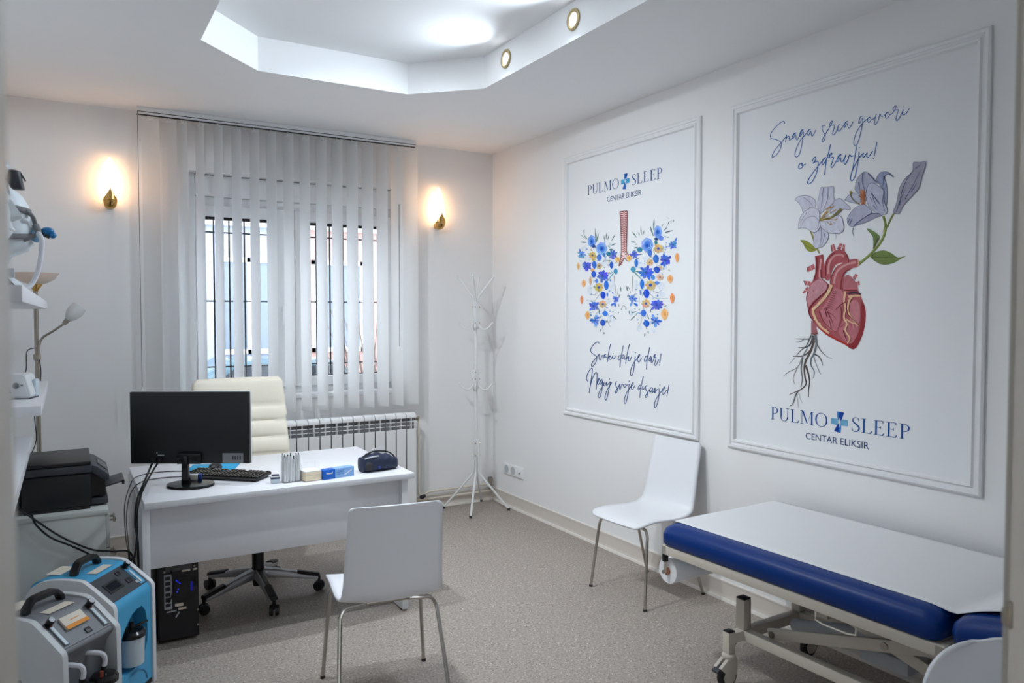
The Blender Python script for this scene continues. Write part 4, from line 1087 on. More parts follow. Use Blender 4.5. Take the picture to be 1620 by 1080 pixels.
# ================================================================== OXYGEN CONCENTRATORS
def concentrator(name, label, loc, rz, W, colr, grey):
    t = thing(name, label, 'oxygen machine', loc, rz)
    hw = W / 2; iw = hw - 0.022
    if not grey:
        prof = [(-0.06, 0.07), (-0.06, 0.435), (0, 0.435), (0, 0.452), (-0.012, 0.475), (-0.11, 0.555), (-0.13, 0.565), (-0.30, 0.565), (-0.34, 0.545), (-0.35, 0.51), (-0.35, 0.07)]
    else:
        prof = [(-0.05, 0.07), (-0.05, 0.40), (-0.012, 0.45), (-0.004, 0.462), (-0.012, 0.475), (-0.11, 0.555), (-0.13, 0.565), (-0.30, 0.565), (-0.34, 0.545), (-0.35, 0.51), (-0.35, 0.07)]
    prof = soften(prof, {0, 1, 2, 3, 10} if not grey else {0, 10})
    MB().prism(prof, -iw, iw, axis='y').build('body', colr, t, smooth=True)
    sp = soften([(0.008, 0.045), (0.008, 0.44), (0.004, 0.470), (-0.014, 0.484), (-0.105, 0.559), (-0.135, 0.572), (-0.25, 0.572), (-0.31, 0.555), (-0.348, 0.515), (-0.36, 0.46), (-0.36, 0.045)], {0, 10})
    for s in (-1, 1):
        pl = MB().prism(sp, s * iw, s * hw, axis='y').build('side_panel', M_OFFWH if not grey else M_LGREYW, t, bevel=0.006, seg=3)
        if s < 0: MB().cyl((-0.17, -hw - 0.002, 0.36), (-0.17, -hw + 0.002, 0.36), 0.008, n=12).build('screw_cap', M_MGREY, pl)
    if not grey:
        # front skin with a recess for the bottle
        outer_ = [(-iw, 0.07), (iw, 0.07), (iw, 0.435), (-iw, 0.435)]
        hole = soften([(-0.100, 0.20), (-0.085, 0.165), (0.02, 0.165), (0.090, 0.215), (0.100, 0.29), (0.075, 0.40), (0.0, 0.40), (-0.055, 0.365), (-0.100, 0.31)], k=1)
        tr_ = tessellate_polygon([[Vector((p[0], p[1], 0)) for p in outer_], [Vector((p[0], p[1], 0)) for p in hole]])
        al = outer_ + hole
        k = MB(); n = len(al)
        vs = [(0, p[0], p[1]) for p in al] + [(-0.062, p[0], p[1]) for p in al]
        fs = [tuple(q) for q in tr_] + [tuple(i + n for i in q) for q in tr_]
        for a, b in [(i, (i + 1) % 4) for i in range(4)] + [(4 + i, 4 + (i + 1) % len(hole)) for i in range(len(hole))]:
            fs.append((a, b, b + n, a + n))
        k._add(vs, fs); k.build('front_skin', colr, t)
        MB().tube([(0.001, 0.085 * math.cos(R(a)), 0.085 + 0.065 * math.sin(R(a))) for a in range(0, 181, 12)], 0.0035, n=6).build('embossed_arc', mat('deeper_blue_plastic', (58, 142, 188), 0.4), t, smooth=True)
    # slanted control fascia
    MS = Matrix(((0, -0.775, 0.632, -0.061), (1, 0, 0, 0), (0, 0.632, 0.775, 0.515), (0, 0, 0, 1)))
    def on(nm, m, a0, a1, b0, b1, c0, c1, par=None, bev=0.0): return MB().box(a0, a1, b0, b1, c0, c1, MS).build(nm, m, par or t, bevel=bev)
    if not grey:
        fa = on('control_fascia', M_DGREY, -iw + 0.004, iw - 0.004, -0.060, 0.060, -0.002, 0.003)
        on('display_frame', M_BLACK, -0.092, 0.0, -0.026, 0.022, 0.003, 0.006, fa); on('display', M_SCREEN, -0.082, -0.012, -0.018, 0.014, 0.006, 0.0068, fa)
        on('small_button', M_BLACK, 0.018, 0.042, 0.024, 0.044, 0.003, 0.007, fa, 0.001); on('rocker_switch', M_BLACK, 0.03, 0.062, -0.026, -0.002, 0.003, 0.007, fa, 0.001)
        fm_ = on('flow_meter', M_SKYBL, 0.078, 0.112, -0.056, 0.036, 0.003, 0.005, fa); on('flow_tube', M_FROST, 0.083, 0.094, -0.05, 0.02, 0.005, 0.010, fa)
        kn = [(0.092, 0.045)]
        for i in range(5): on('gauge_mark', M_OFFWH, 0.066 + 0.006 * i, 0.069 + 0.006 * i, -0.044, -0.032, 0.0051, 0.0062, fa)
    else:
        fa = on('control_fascia', M_MGREY, -iw + 0.002, iw - 0.002, -0.062, 0.062, -0.002, 0.002)
        lb = on('display_label', M_LABEL, -0.05, 0.045, -0.008, 0.044, 0.002, 0.012, fa, 0.002); on('orange_stripe', M_ORANGE, -0.05, 0.045, -0.0085, 0.006, 0.0118, 0.0126, fa); on('orange_print', M_ORANGE, -0.02, 0.02, 0.02, 0.023, 0.0118, 0.0126, fa)
        on('power_switch', M_BLACK, 0.005, 0.028, -0.050, -0.028, 0.002, 0.006, fa, 0.001)
        kn = []
        for s in (-1, 1):
            on('flow_channel', M_DGREY, s * 0.088 - 0.013, s * 0.088 + 0.013, -0.056, 0.038, 0.001, 0.0028, fa); on('flow_tube', M_FROST, s * 0.088 - 0.006, s * 0.088 + 0.006, -0.052, 0.03, 0.0028, 0.008, fa)
            kn.append((s * 0.088, 0.044))
    for a, b in kn:
        kk = MB(); kk.lathe([(0.001, 0.003), (0.012, 0.003), (0.012, 0.016), (0.013, 0.018), (0.013, 0.028), (0.011, 0.030), (0.001, 0.030)], c=(a, b, 0), n=18, M=MS); kk.build('flow_knob', M_BLACK, fa, smooth=True)
        kk = MB(); kk.lathe([(0.001, 0.030), (0.010, 0.030), (0.010, 0.0312), (0.001, 0.0312)], c=(a, b, 0), n=14, M=MS); kk.build('knob_cap', M_LGREY, fa)
        MB().cyl(MS @ Vector((a, b - 0.008, 0.003)), MS @ Vector((a, b - 0.014, 0.010)), 0.004, n=8).build('red_marker', mat('copper_red', (150, 74, 52), 0.4), fa)
    # carrying handle across the top
    hx = -0.20
    hd = MB()
    hpts = [(-0.085, 0.566), (-0.080, 0.585), (-0.055, 0.612), (-0.035, 0.618), (0.035, 0.618), (0.055, 0.612), (0.080, 0.585), (0.085, 0.566)]
    inn = [(0.066, 0.566), (0.062, 0.580), (0.045, 0.597), (-0.045, 0.597), (-0.062, 0.580), (-0.066, 0.566)]
    hd.prism(hpts + inn, hx - 0.016, hx + 0.016, axis='x'); hd.build('carry_handle', M_BLACK, t, bevel=0.004)
    MB().box(-0.165, -0.125, -0.05, 0.06, 0.565, 0.5665).build('top_label', M_LABEL, t)
    MB().box(-0.32, -0.26, -0.07, 0.03, 0.565, 0.5665).build('top_label', M_LABEL, t)
    # humidifier bottles
    def bottle(x, y, z, r, hgt, cl):
        bt = MB().lathe([(r * 0.55, z), (r * 0.9, z + 0.004), (r * 0.93, z + hgt * 0.5), (r, z + hgt)], c=(x, y, 0), n=24).build('humidifier_cup', cl, t, smooth=True)
        MB().lathe([(r * 1.06, z + hgt - 0.004), (r * 1.08, z + hgt + 0.012), (r * 0.9, z + hgt + 0.022), (r * 0.4, z + hgt + 0.026), (0.011, z + hgt + 0.028), (0.010, z + hgt + 0.05), (0.004, z + hgt + 0.052)], c=(x, y, 0), n=24).build('cup_lid', M_BLACKG, bt, smooth=True)
        return bt
    if not grey:
        bt = bottle(-0.012, -0.002, 0.182, 0.050, 0.120, M_FROST)
        MB().cyl((-0.018, 0.02, 0.325), (0.012, 0.075, 0.330), 0.005, n=8).build('outlet_spout', M_BLACKG, bt); MB().cyl((-0.018, -0.03, 0.30), (-0.018, -0.034, 0.345), 0.010, n=10).build('lid_clip', M_BLACKG, bt)
    else:
        for y in (-0.046, 0.052):
            bt = bottle(0.002, y, 0.215, 0.044, 0.085, M_FROST)
            MB().tube([(0.002, y + 0.0, 0.345), (0.004, y + 0.004, 0.372), (0.0, y - 0.004, 0.395), (-0.02, y - 0.02, 0.405), (-0.045, y - 0.034, 0.408)], 0.0085, n=10, smooth=5).build('white_hose', M_HOSE, bt, smooth=True)
            MB().cyl((0.015, y - 0.026, 0.325), (0.015, y - 0.026, 0.345), 0.006, n=8).build('relief_cap', mat('copper_red', (150, 74, 52), 0.4), bt)
            MB().tube([(0.002 + 0.0465 * math.cos(R(a)), y + 0.0465 * math.sin(R(a)), 0.268) for a in range(0, 361, 20)], 0.003, n=6).build('bottle_strap', M_BLACK, bt, smooth=True)
    MB().box(-0.345, -0.0, -iw, iw, 0.045, 0.072).build('base_plate', M_BLACK, t, bevel=0.004)
    for x in (-0.04, -0.30):
        for s in (-1, 1):
            cq = MB(); cq.cyl((x, s * (iw - 0.02) - 0.010, 0.024), (x, s * (iw - 0.02) + 0.010, 0.024), 0.024, n=18); cq.box(x - 0.012, x + 0.012, s * (iw - 0.02) - 0.014, s * (iw - 0.02) + 0.014, 0.03, 0.05)
            cq.build('caster', M_BLACK, t, smooth=True)
M_LGREYW = mat('pearl_grey_plastic', (206, 209, 210), 0.4, var=0.01)
concentrator('oxygen_concentrator', 'sky blue and white oxygen concentrator beside the desk', (0.215, 3.385, 0), math.atan2(-0.56, 0.83), 0.295, M_SKYBL, False)
concentrator('oxygen_concentrator', 'grey oxygen concentrator with two bottles in the left foreground', (0.055, 2.985, 0), math.atan2(-0.69, 0.72), 0.262, M_MGREY, True)

# ================================================================== WALL SHELVES
def shelf(label, x1, y0, y1, z):
    o = MB().box(XL + 0.001, x1, y0, y1, z - 0.042, z).build('wall_shelf', M_WHITE, bevel=0.002)
    return tag(o, label, 'shelf')
shelf('upper white wall shelf carrying the mannequin heads', -0.092, 2.20, 5.12, 1.672)
shelf('middle white wall shelf carrying the breathing device', -0.097, 3.68, 5.05, 1.222)
shelf('lowest white wall shelf, nearest the door frame', -0.148, 2.35, 4.2, 1.03)

# white dropper bottle on the lowest shelf
bo = thing('white_bottle', 'white capped bottle on the lowest shelf', 'bottle', (-0.215, 3.55, 1.03))
MB().lathe([(0.02, 0), (0.026, 0.003), (0.026, 0.10), (0.020, 0.118), (0.012, 0.124)], n=20).build('bottle_body', M_OFFWH, bo, smooth=True)
MB().lathe([(0.012, 0.122), (0.013, 0.124), (0.013, 0.142), (0.002, 0.144)], n=16).build('bottle_cap', mat('brown_cap', (120, 84, 66), 0.5), bo, smooth=True)

# breathing therapy device on the middle shelf
cp = thing('breathing_device', 'white bedside breathing device with dial on the middle shelf', 'medical device', (-0.208, 4.06, 1.222), R(-14))
MB().prism([(-0.085, 0.004), (0.075, 0.004), (0.082, 0.02), (0.06, 0.105), (0.045, 0.112), (-0.075, 0.112), (-0.085, 0.10)], -0.055, 0.07, axis='y').build('device_body', M_OFFWH, cp, bevel=0.010, seg=3)
MB().box(-0.08, 0.078, -0.05, 0.068, 0.0, 0.006).build('device_foot', M_DGREY, cp)
fp = MB().prism([(-0.08, 0.012), (0.072, 0.012), (0.052, 0.100), (-0.074, 0.100)], -0.061, -0.055, axis='y').build('front_plate', M_OFFWH, cp, bevel=0.003)
MB().prism([(-0.07, 0.025), (0.008, 0.030), (-0.012, 0.088), (-0.07, 0.086)], -0.063, -0.0605, axis='y').build('screen', M_DGREY, cp)
MB().lathe([(0.001, -0.0605), (0.013, -0.0605), (0.013, -0.069), (0.010, -0.071), (0.001, -0.071)], c=(0.026, 0, 0.062), axis='y', n=20).build('dial', M_MGREY, cp, smooth=True)
MB().box(0.044, 0.053, -0.0625, -0.0605, 0.060, 0.066).build('button', M_MGREY, cp)
MB().box(0.066, 0.084, 0.01, 0.066, 0.004, 0.085).build('water_chamber', M_FROST, cp, bevel=0.01)

# mannequin heads with masks on the upper shelf
def head(loc, label, rz=0.0):
    t = thing('mannequin_head', label, 'mannequin head', loc, rz, 'mannequin heads on the upper shelf')
    R_ = [(0.0, -0.085, 0.085, 0.095), (0.02, -0.085, 0.08, 0.095), (0.05, -0.055, 0.045, 0.062), (0.085, -0.05, 0.035, 0.052), (0.115, -0.055, 0.045, 0.053), (0.135, -0.06, 0.092, 0.052), (0.155, -0.07, 0.104, 0.058), (0.18, -0.082, 0.100, 0.066), (0.205, -0.09, 0.101, 0.071), (0.23, -0.096, 0.094, 0.074), (0.255, -0.10, 0.099, 0.077), (0.285, -0.10, 0.094, 0.077), (0.315, -0.09, 0.078, 0.068), (0.338, -0.065, 0.05, 0.047), (0.348, -0.03, 0.02, 0.02)]
    rg = []
    for z, xb, xf, hw in R_:
        c = (xb + xf) / 2; r = (xf - xb) / 2
        rg.append([Vector((c + r * math.cos(2 * PI * k / 24), hw * math.sin(2 * PI * k / 24), z)) for k in range(24)])
    m = MB().loft(rg)
    m.loft([[Vector((x, y, z)) for x, y, z in ((0.088, -w, zz), (xt, -w * 0.3, zz), (xt, w * 0.3, zz), (0.088, w, zz))] for zz, w, xt in ((0.183, 0.017, 0.104), (0.193, 0.018, 0.124), (0.205, 0.014, 0.122), (0.225, 0.010, 0.110), (0.245, 0.008, 0.098))])
    for s in (-1, 1):
        m.ball((0.0, s * 0.074, 0.215), 0.020, 0.010, 0.030, n=12, m=8)
        m.ball((0.083, s * 0.034, 0.234), 0.014, 0.016, 0.009, n=10, m=6)
    m.ball((0.096, 0, 0.160), 0.012, 0.024, 0.008, n=10, m=6)
    m.build('head_bust', M_MANNQ, t, smooth=True, angle=60)
    return t
H1 = (-0.195, 2.98, 1.672); H2 = (-0.225, 2.50, 1.672)
head(H1, 'white mannequin head wearing a blue nasal mask and hose')
head(H2, 'white mannequin head nearest the door frame, mostly hidden')
mk = thing('nasal_mask', 'blue and grey nasal breathing mask on the mannequin head', 'mask', H1)
MB().ball((0.114, 0, 0.190), 0.018, 0.028, 0.024).build('nose_cushion', M_LTBLUE, mk, smooth=True)
MB().cyl((0.112, -0.012, 0.222), (0.122, -0.022, 0.196), 0.011, n=12).build('elbow_joint', M_MGREY, mk, smooth=True)
tl = MB(); tl.ball((0.146, -0.01, 0.205), 0.020, 0.018, 0.013); tl.ball((0.160, -0.01, 0.192), 0.012, 0.014, 0.011)
tl.build('blue_port', M_TEAL, mk, smooth=True)
MB().bar((0.128, -0.012, 0.194), (0.152, -0.012, 0.184), 0.010, 0.010).build('swivel', M_DGREY, mk)
MB().bar((0.080, -0.04, 0.170), (0.118, -0.02, 0.193), 0.008, 0.014).build('mask_frame', M_GREYF, mk)
MB().tube([(0.120, -0.024, 0.200), (0.130, -0.032, 0.165), (0.122, -0.04, 0.09), (0.104, -0.05, 0.035), (0.08, -0.07, 0.010), (0.03, -0.10, 0.010)], 0.008, n=10, smooth=6).build('hose', M_HOSE, mk, smooth=True)
def strap(z0, z1, x0, x1, hwk, name):
    m = MB()
    def fn(u, v):
        a = -PI * 0.98 * u - 0.0
        return Vector((x0 + (x1 - x0) * u + 0.0, 0, 0))
    pts = []
    for i in range(15):
        a = R(-12 - 150 * i / 14)
        c = (0.0); pts.append(Vector((0.002 + 0.101 * math.cos(a), 0.081 * math.sin(a), z0 + (z1 - z0) * i / 14)))
    rows = []
    for p in pts: rows.append([p + Vector((0, 0, -0.009)), p + Vector((0, 0, 0.009))])
    vs = [q for r in rows for q in r]
    m._add(vs, [(2 * i, 2 * i + 1, 2 * i + 3, 2 * i + 2) for i in range(14)])
    return m.build(name, M_GREYF, mk, smooth=True, solid=0.003)
strap(0.262, 0.285, 0, 0, 0, 'head_strap'); strap(0.185, 0.16, 0, 0, 0, 'neck_strap')
MB().tube([(0.086, -0.04, 0.265), (0.104, -0.03, 0.250), (0.112, -0.014, 0.225)], 0.007, n=8, smooth=4).build('forehead_arm', M_GREYF, mk, smooth=True)
ck = MB(); ck.bar((-0.01, -0.082, 0.10), (0.06, -0.07, 0.012), 0.004, 0.026, up=(0, 1, 0)); ck.build('chest_strap', M_GREYF, mk)
MB().box(0.03, 0.055, -0.09, -0.075, 0.045, 0.075).build('buckle', M_LGREY, mk, bevel=0.003)
m2 = thing('face_mask', 'clear and charcoal full-face mask at the door frame edge', 'mask', H2)
MB().ball((0.072, 0, 0.322), 0.030, 0.040, 0.034).build('clear_cushion', M_FROST, m2, smooth=True)
MB().loft([[Vector((0.100 + r_ * math.cos(2 * PI * k / 16) * 0.8 + o_, r_ * math.sin(2 * PI * k / 16) * 0.8, z + 0.085)) for k in range(16)] for z, r_, o_ in ((0.186, 0.018, 0.018), (0.190, 0.020, 0.016), (0.225, 0.027, 0.004), (0.235, 0.028, 0.002), (0.238, 0.020, 0.002))]).build('charcoal_elbow', M_DGREY, m2, smooth=True)
MB().bar((0.122, 0, 0.318), (0.134, 0, 0.296), 0.012, 0.004).build('release_tab', M_DGREY, m2)
MB().tube([(0.08, -0.045, 0.30), (0.05, -0.07, 0.27), (0.0, -0.083, 0.24)], 0.006, n=8, smooth=4).build('strap', M_GREYF, m2, smooth=True)

# ================================================================== FLOOR LAMP
fl = thing('floor_lamp', 'satin nickel floor lamp with uplight bowl and reading arm in the corner', 'floor lamp', (-0.155, 5.32, 0))
MB().lathe([(0.01, 0), (0.135, 0), (0.135, 0.012), (0.12, 0.022), (0.02, 0.03), (0.014, 0.05)], n=32).build('lamp_base', M_STEEL, fl, smooth=True)
MB().cyl((0, 0, 0.03), (0, 0, 1.76), 0.0125, n=14).build('pole', M_STEEL, fl, smooth=True)
MB().lathe([(0.012, 1.735), (0.016, 1.745), (0.036, 1.775), (0.036, 1.78), (0.012, 1.78)], n=20).build('bowl_holder', M_BRASS, fl, smooth=True)
MB().lathe([(0.034, 1.778), (0.06, 1.785), (0.10, 1.808), (0.125, 1.845), (0.122, 1.845), (0.097, 1.812), (0.058, 1.790), (0.02, 1.784)], n=32).build('uplight_bowl', mat('opal_glass_cream', (226, 206, 190), 0.35, var=0.02), fl, smooth=True)
MB().tube([(0.012, 0, 1.33), (0.012, -0.01, 1.41), (0.03, -0.02, 1.46), (0.085, -0.03, 1.50), (0.145, -0.03, 1.545)], 0.0068, n=8, smooth=6).build('reading_arm', M_STEEL, fl, smooth=True)
MB().cyl((0.140, -0.03, 1.542), (0.170, -0.03, 1.578), 0.013, 0.018, n=14).build('reading_socket', M_STEEL, fl, smooth=True)
gm = Matrix.Translation((0.192, -0.03, 1.606)) @ Matrix.Rotation(R(40), 4, 'Y')
MB().lathe([(0.016, -0.05), (0.024, -0.042), (0.038, -0.015), (0.044, 0.012), (0.043, 0.04), (0.040, 0.055), (0.002, 0.056)], n=24, M=gm).build('reading_shade', mat('opal_glass', (214, 214, 212), 0.35, var=0.01), fl, smooth=True)
MB().lathe([(0.013, 1.325), (0.020, 1.33), (0.020, 1.36), (0.013, 1.365)], n=16).build('arm_clamp', M_STEEL, fl, smooth=True)
MB().tube([(-0.012, 0, 1.40), (-0.05, -0.01, 1.38), (-0.055, -0.01, 1.28), (-0.07, -0.01, 1.22), (-0.03, -0.01, 1.205), (0, -0.014, 1.21)], 0.003, n=6, smooth=5).build('cord_loop', M_CABLE, fl, smooth=True)
MB().tube([(0.013, -0.01, 1.33), (0.018, -0.012, 1.26), (0.014, -0.013, 1.18)], 0.003, n=6, smooth=5).build('cord', M_CABLE, fl, smooth=True)
MB().tube([(-0.013, -0.006, 1.16), (-0.02, -0.008, 1.0), (-0.014, -0.006, 0.85), (-0.05, -0.01, 0.7), (-0.055, -0.02, 0.3), (-0.05, -0.03, 0.045)], 0.003, n=6, smooth=5).build('cord', M_CABLE, fl, smooth=True)
XM = XR - 0.0015   # mural back plane, just off the wall
# ================================================================== FRAMED MURALS ON THE RIGHT WALL
MPROF = [(0, 0), (0, 0.012), (0.008, 0.018), (0.020, 0.018), (0.024, 0.011), (0.032, 0.011), (0.038, 0.020), (0.047, 0.020), (0.052, 0.004), (0.052, 0)]
def mural(label, y0, y1, z0, z1):
    t = thing('framed_mural', label, 'wall art', (XM, (y0 + y1) / 2, z0))
    base = Vector(t.location)
    cor = [(y0, z0, 1, 1), (y1, z0, -1, 1), (y1, z1, -1, -1), (y0, z1, 1, -1)]
    for i in range(4):
        a, b = cor[i], cor[(i + 1) % 4]
        rg = []
        for c in (a, b):
            rg.append([Vector((XM - h, c[0] + c[2] * d, c[1] + c[3] * d)) - base for d, h in MPROF])
        MB().loft(rg).build('moulding', M_TRIMW, t)
    MB().box(-0.002, 0, y0 + 0.05 - base.y, y1 - 0.05 - base.y, 0.05, z1 - z0 - 0.05).build('printed_sheet', M_SHEET, t)
    return t

class INK:
    """flat printed shapes lying on the sheet; points are photograph measurements taken onto the wall plane"""
    def __init__(s, par, crop=(0, 0, 1.0)):
        s.m = MB(); s.m.col = (1, 1, 1, 1); s.par = par; s.base = Vector(par.location); s.crop = crop; s.layer = 0; s.seq = 0
    def W(s, p):
        x0, y0, k = s.crop
        v = on_x(x0 + p[0] * k, y0 + p[1] * k, XM - 0.0026 - s.layer * 0.00035 - (s.seq % 80) * 4e-6)
        return v - s.base
    def fill(s, pts, rgb, smooth=True, layer=None):
        if layer is not None: s.layer = layer
        s.seq += 1
        P = [Vector((p[0], p[1], 0)) for p in pts]
        if smooth:
            n = len(P); out = []
            for i in range(n):
                a, b, c, d = P[(i - 1) % n], P[i], P[(i + 1) % n], P[(i + 2) % n]
                for j in range(3):
                    t = j / 3
                    out.append(0.5 * ((2 * b) + (c - a) * t + (2 * a - 5 * b + 4 * c - d) * t * t + (3 * b - a - 3 * c + d) * t ** 3))
            P = out
        tr = tessellate_polygon([P])
        s.m.col = lin(rgb)
        s.m._add([s.W(p) for p in P], [tuple(t) for t in tr])
    def stroke(s, pts, w, rgb, w1=None, layer=None, k=5):
        """w: stroke width in crop units (metres on the wall come from the plane)"""
        if layer is not None: s.layer = layer
        s.seq += 1
        P = catmull([Vector((p[0], p[1], 0)) for p in pts], k) if len(pts) > 2 else [Vector((p[0], p[1], 0)) for p in pts]
        n = len(P); vs = []
        if w1 is None: w1 = w
        for i, p in enumerate(P):
            d = P[min(i + 1, n - 1)] - P[max(i - 1, 0)]
            if d.length < 1e-6: d = Vector((1, 0, 0))
            d.normalize(); nn = Vector((-d.y, d.x, 0)) * ((w + (w1 - w) * i / (n - 1)) / 2)
            vs += [s.W(p + nn), s.W(p - nn)]
        s.m.col = lin(rgb)
        s.m._add(vs, [(2 * i, 2 * i + 1, 2 * i + 3, 2 * i + 2) for i in range(n - 1)])
    def dot(s, c, r, rgb, layer=None, ry=None, n=12):
        ry = r if ry is None else ry
        s.fill([(c[0] + r * math.cos(2 * PI * i / n), c[1] + ry * math.sin(2 * PI * i / n)) for i in range(n)], rgb, False, layer)
    def done(s, name, label=None):
        o = s.m.build(name, M_INK, s.par)
        if label: o['label'] = label
        return o

m1 = mural('white framed mural of lungs made of blue flowers', 3.222, 4.608, 0.866, 2.736)
m2_ = mural('white framed mural of an anatomical heart growing lilies', 1.642, 2.992, 0.866, 2.732)

# ---------------------------------------------------------------- lettering: serif capitals
def ring_arc(cx, cy, rx, ry, a0, a1, thick, thin, n=18):
    """stroke of a bowl: thick where it runs upright, thin where it runs level"""
    out = []
    for i in range(n + 1):
        a = R(a0 + (a1 - a0) * i / n)
        w = thin + (thick - thin) * abs(math.cos(a)) ** 1.5
        ox, oy = cx + rx * math.cos(a), cy + ry * math.sin(a)
        ix, iy = cx + (rx - w) * math.cos(a), cy + (ry - (thin + (w - thin) * 0.25)) * math.sin(a)
        out.append(((ox, oy), (ix, iy)))
    return [[out[i][0], out[i + 1][0], out[i + 1][1], out[i][1]] for i in range(n)]
def rc(x0, x1, y0, y1): return [[(x0, y0), (x1, y0), (x1, y1), (x0, y1)]]
TK, TN = 0.105, 0.038
def serif(x, y, w=0.13): return rc(x - w, x + w, y, y + TN) if y < 0.5 else rc(x - w, x + w, y - TN, y)
def glyph(ch):
    if ch == 'P': return rc(0.12, 0.12 + TK, 0, 1) + serif(0.17, 0) + rc(0.02, 0.3, 1 - TN, 1) + ring_arc(0.28, 0.735, 0.30, 0.265, -90, 90, TK, TN) + rc(0.2, 0.3, 0.47, 0.47 + TN), 0.62
    if ch == 'U': return rc(0.1, 0.1 + TK, 0.32, 1) + serif(0.15, 1) + rc(0.62, 0.62 + TN * 1.2, 0.32, 1) + serif(0.64, 1, 0.11) + ring_arc(0.383, 0.33, 0.283, 0.35, 180, 360, TK * 0.75, TN * 1.2), 0.80
    if ch == 'L': return rc(0.1, 0.1 + TK, 0, 1) + serif(0.15, 1) + rc(0.02, 0.56, 0, TN) + [[(0.5, TN), (0.60, TN), (0.63, 0.24), (0.59, 0.2)]], 0.66
    if ch == 'M': return rc(0.12, 0.12 + TN, 0, 1) + serif(0.14, 0, 0.11) + rc(0.02, 0.2, 1 - TN, 1) + [[(0.12, 1), (0.24, 1), (0.54, 0.12), (0.50, 0)]] + [[(0.50, 0), (0.54, 0.12), (0.82, 1), (0.78, 1)]] + rc(0.78, 0.78 + TK, 0, 1) + serif(0.83, 0) + rc(0.78, 0.98, 1 - TN, 1), 1.0
    if ch == 'O': return ring_arc(0.44, 0.5, 0.42, 0.52, 0, 360, TK, TN, 40), 0.88
    if ch == 'E': return rc(0.1, 0.1 + TK, 0, 1) + rc(0.02, 0.56, 0, TN) + rc(0.02, 0.54, 1 - TN, 1) + rc(0.2, 0.42, 0.51, 0.51 + TN) + [[(0.5, TN), (0.58, TN), (0.62, 0.22), (0.58, 0.18)]] + [[(0.5, 1 - TN), (0.56, 1), (0.56, 0.82), (0.53, 0.84)]] + rc(0.40, 0.43, 0.44, 0.62), 0.66
    if ch == 'S':
        pts = catmull([Vector(p) for p in ((0.47, 0.80, 0), (0.40, 0.95, 0), (0.25, 1.0, 0), (0.12, 0.9, 0), (0.10, 0.76, 0), (0.2, 0.62, 0), (0.36, 0.48, 0), (0.47, 0.34, 0), (0.46, 0.16, 0), (0.34, 0.02, 0), (0.18, 0.0, 0), (0.07, 0.1, 0), (0.05, 0.24, 0))], 4)
        q = []; n = len(pts)
        for i, p in enumerate(pts):
            d = (pts[min(i + 1, n - 1)] - pts[max(i - 1, 0)]).normalized(); w = TN + (TK - TN) * math.sin(PI * min(1, max(0, (i / (n - 1) - 0.2) / 0.6))) ** 1.2
            nn = Vector((-d.y, d.x, 0)) * w / 2
            q.append((p + nn, p - nn))
        return [[tuple(q[i][0][:2]), tuple(q[i + 1][0][:2]), tuple(q[i + 1][1][:2]), tuple(q[i][1][:2])] for i in range(n - 1)] + rc(0.44, 0.47, 0.76, 0.98) + rc(0.045, 0.075, 0.04, 0.26), 0.56
def serif_word(ink, word, ya, yb, z0, z1, rgb):
    """word between wall positions ya (left) and yb (right)"""
    gs = [glyph(c) for c in word]; gap = 0.05
    tot = sum(g[1] for g in gs) + gap * (len(gs) - 1)
    sx = (yb - ya) / tot; x = 0
    ink.m.col = lin(rgb)
    for polys, adv in gs:
        for q in polys:
            vs = [Vector((XM - 0.003, ya + (x + p[0]) * sx, z0 + p[1] * (z1 - z0))) - ink.base for p in q]
            ink.m._add(vs, [tuple(range(len(vs)))])
        x += adv + gap
def sans_word(par, text, ya, yb, z0, z1, rgb, name):
    cu = bpy.data.curves.new('tmp_text', 'FONT'); cu.body = text; cu.size = 1.0; cu.resolution_u = 4
    tmp = bpy.data.objects.new('tmp_text', cu); COL.objects.link(tmp)
    bpy.context.view_layer.update()
    me = bpy.data.meshes.new_from_object(tmp.evaluated_get(bpy.context.evaluated_depsgraph_get()))
    bpy.data.objects.remove(tmp)
    xs_ = [v.co.x for v in me.vertices]; ys_ = [v.co.y for v in me.vertices]
    ax, bx_, ay, by_ = min(xs_), max(xs_), min(ys_), max(ys_)
    base = Vector(par.location)
    m = MB(); m.col = lin(rgb)
    m._add([Vector((XM - 0.003, ya + (v.co.x - ax) / (bx_ - ax) * (yb - ya), z0 + (v.co.y - ay) / (by_ - ay) * (z1 - z0))) - base for v in me.vertices], [tuple(p.vertices) for p in me.polygons])
    return m.build(name, M_INK, par)

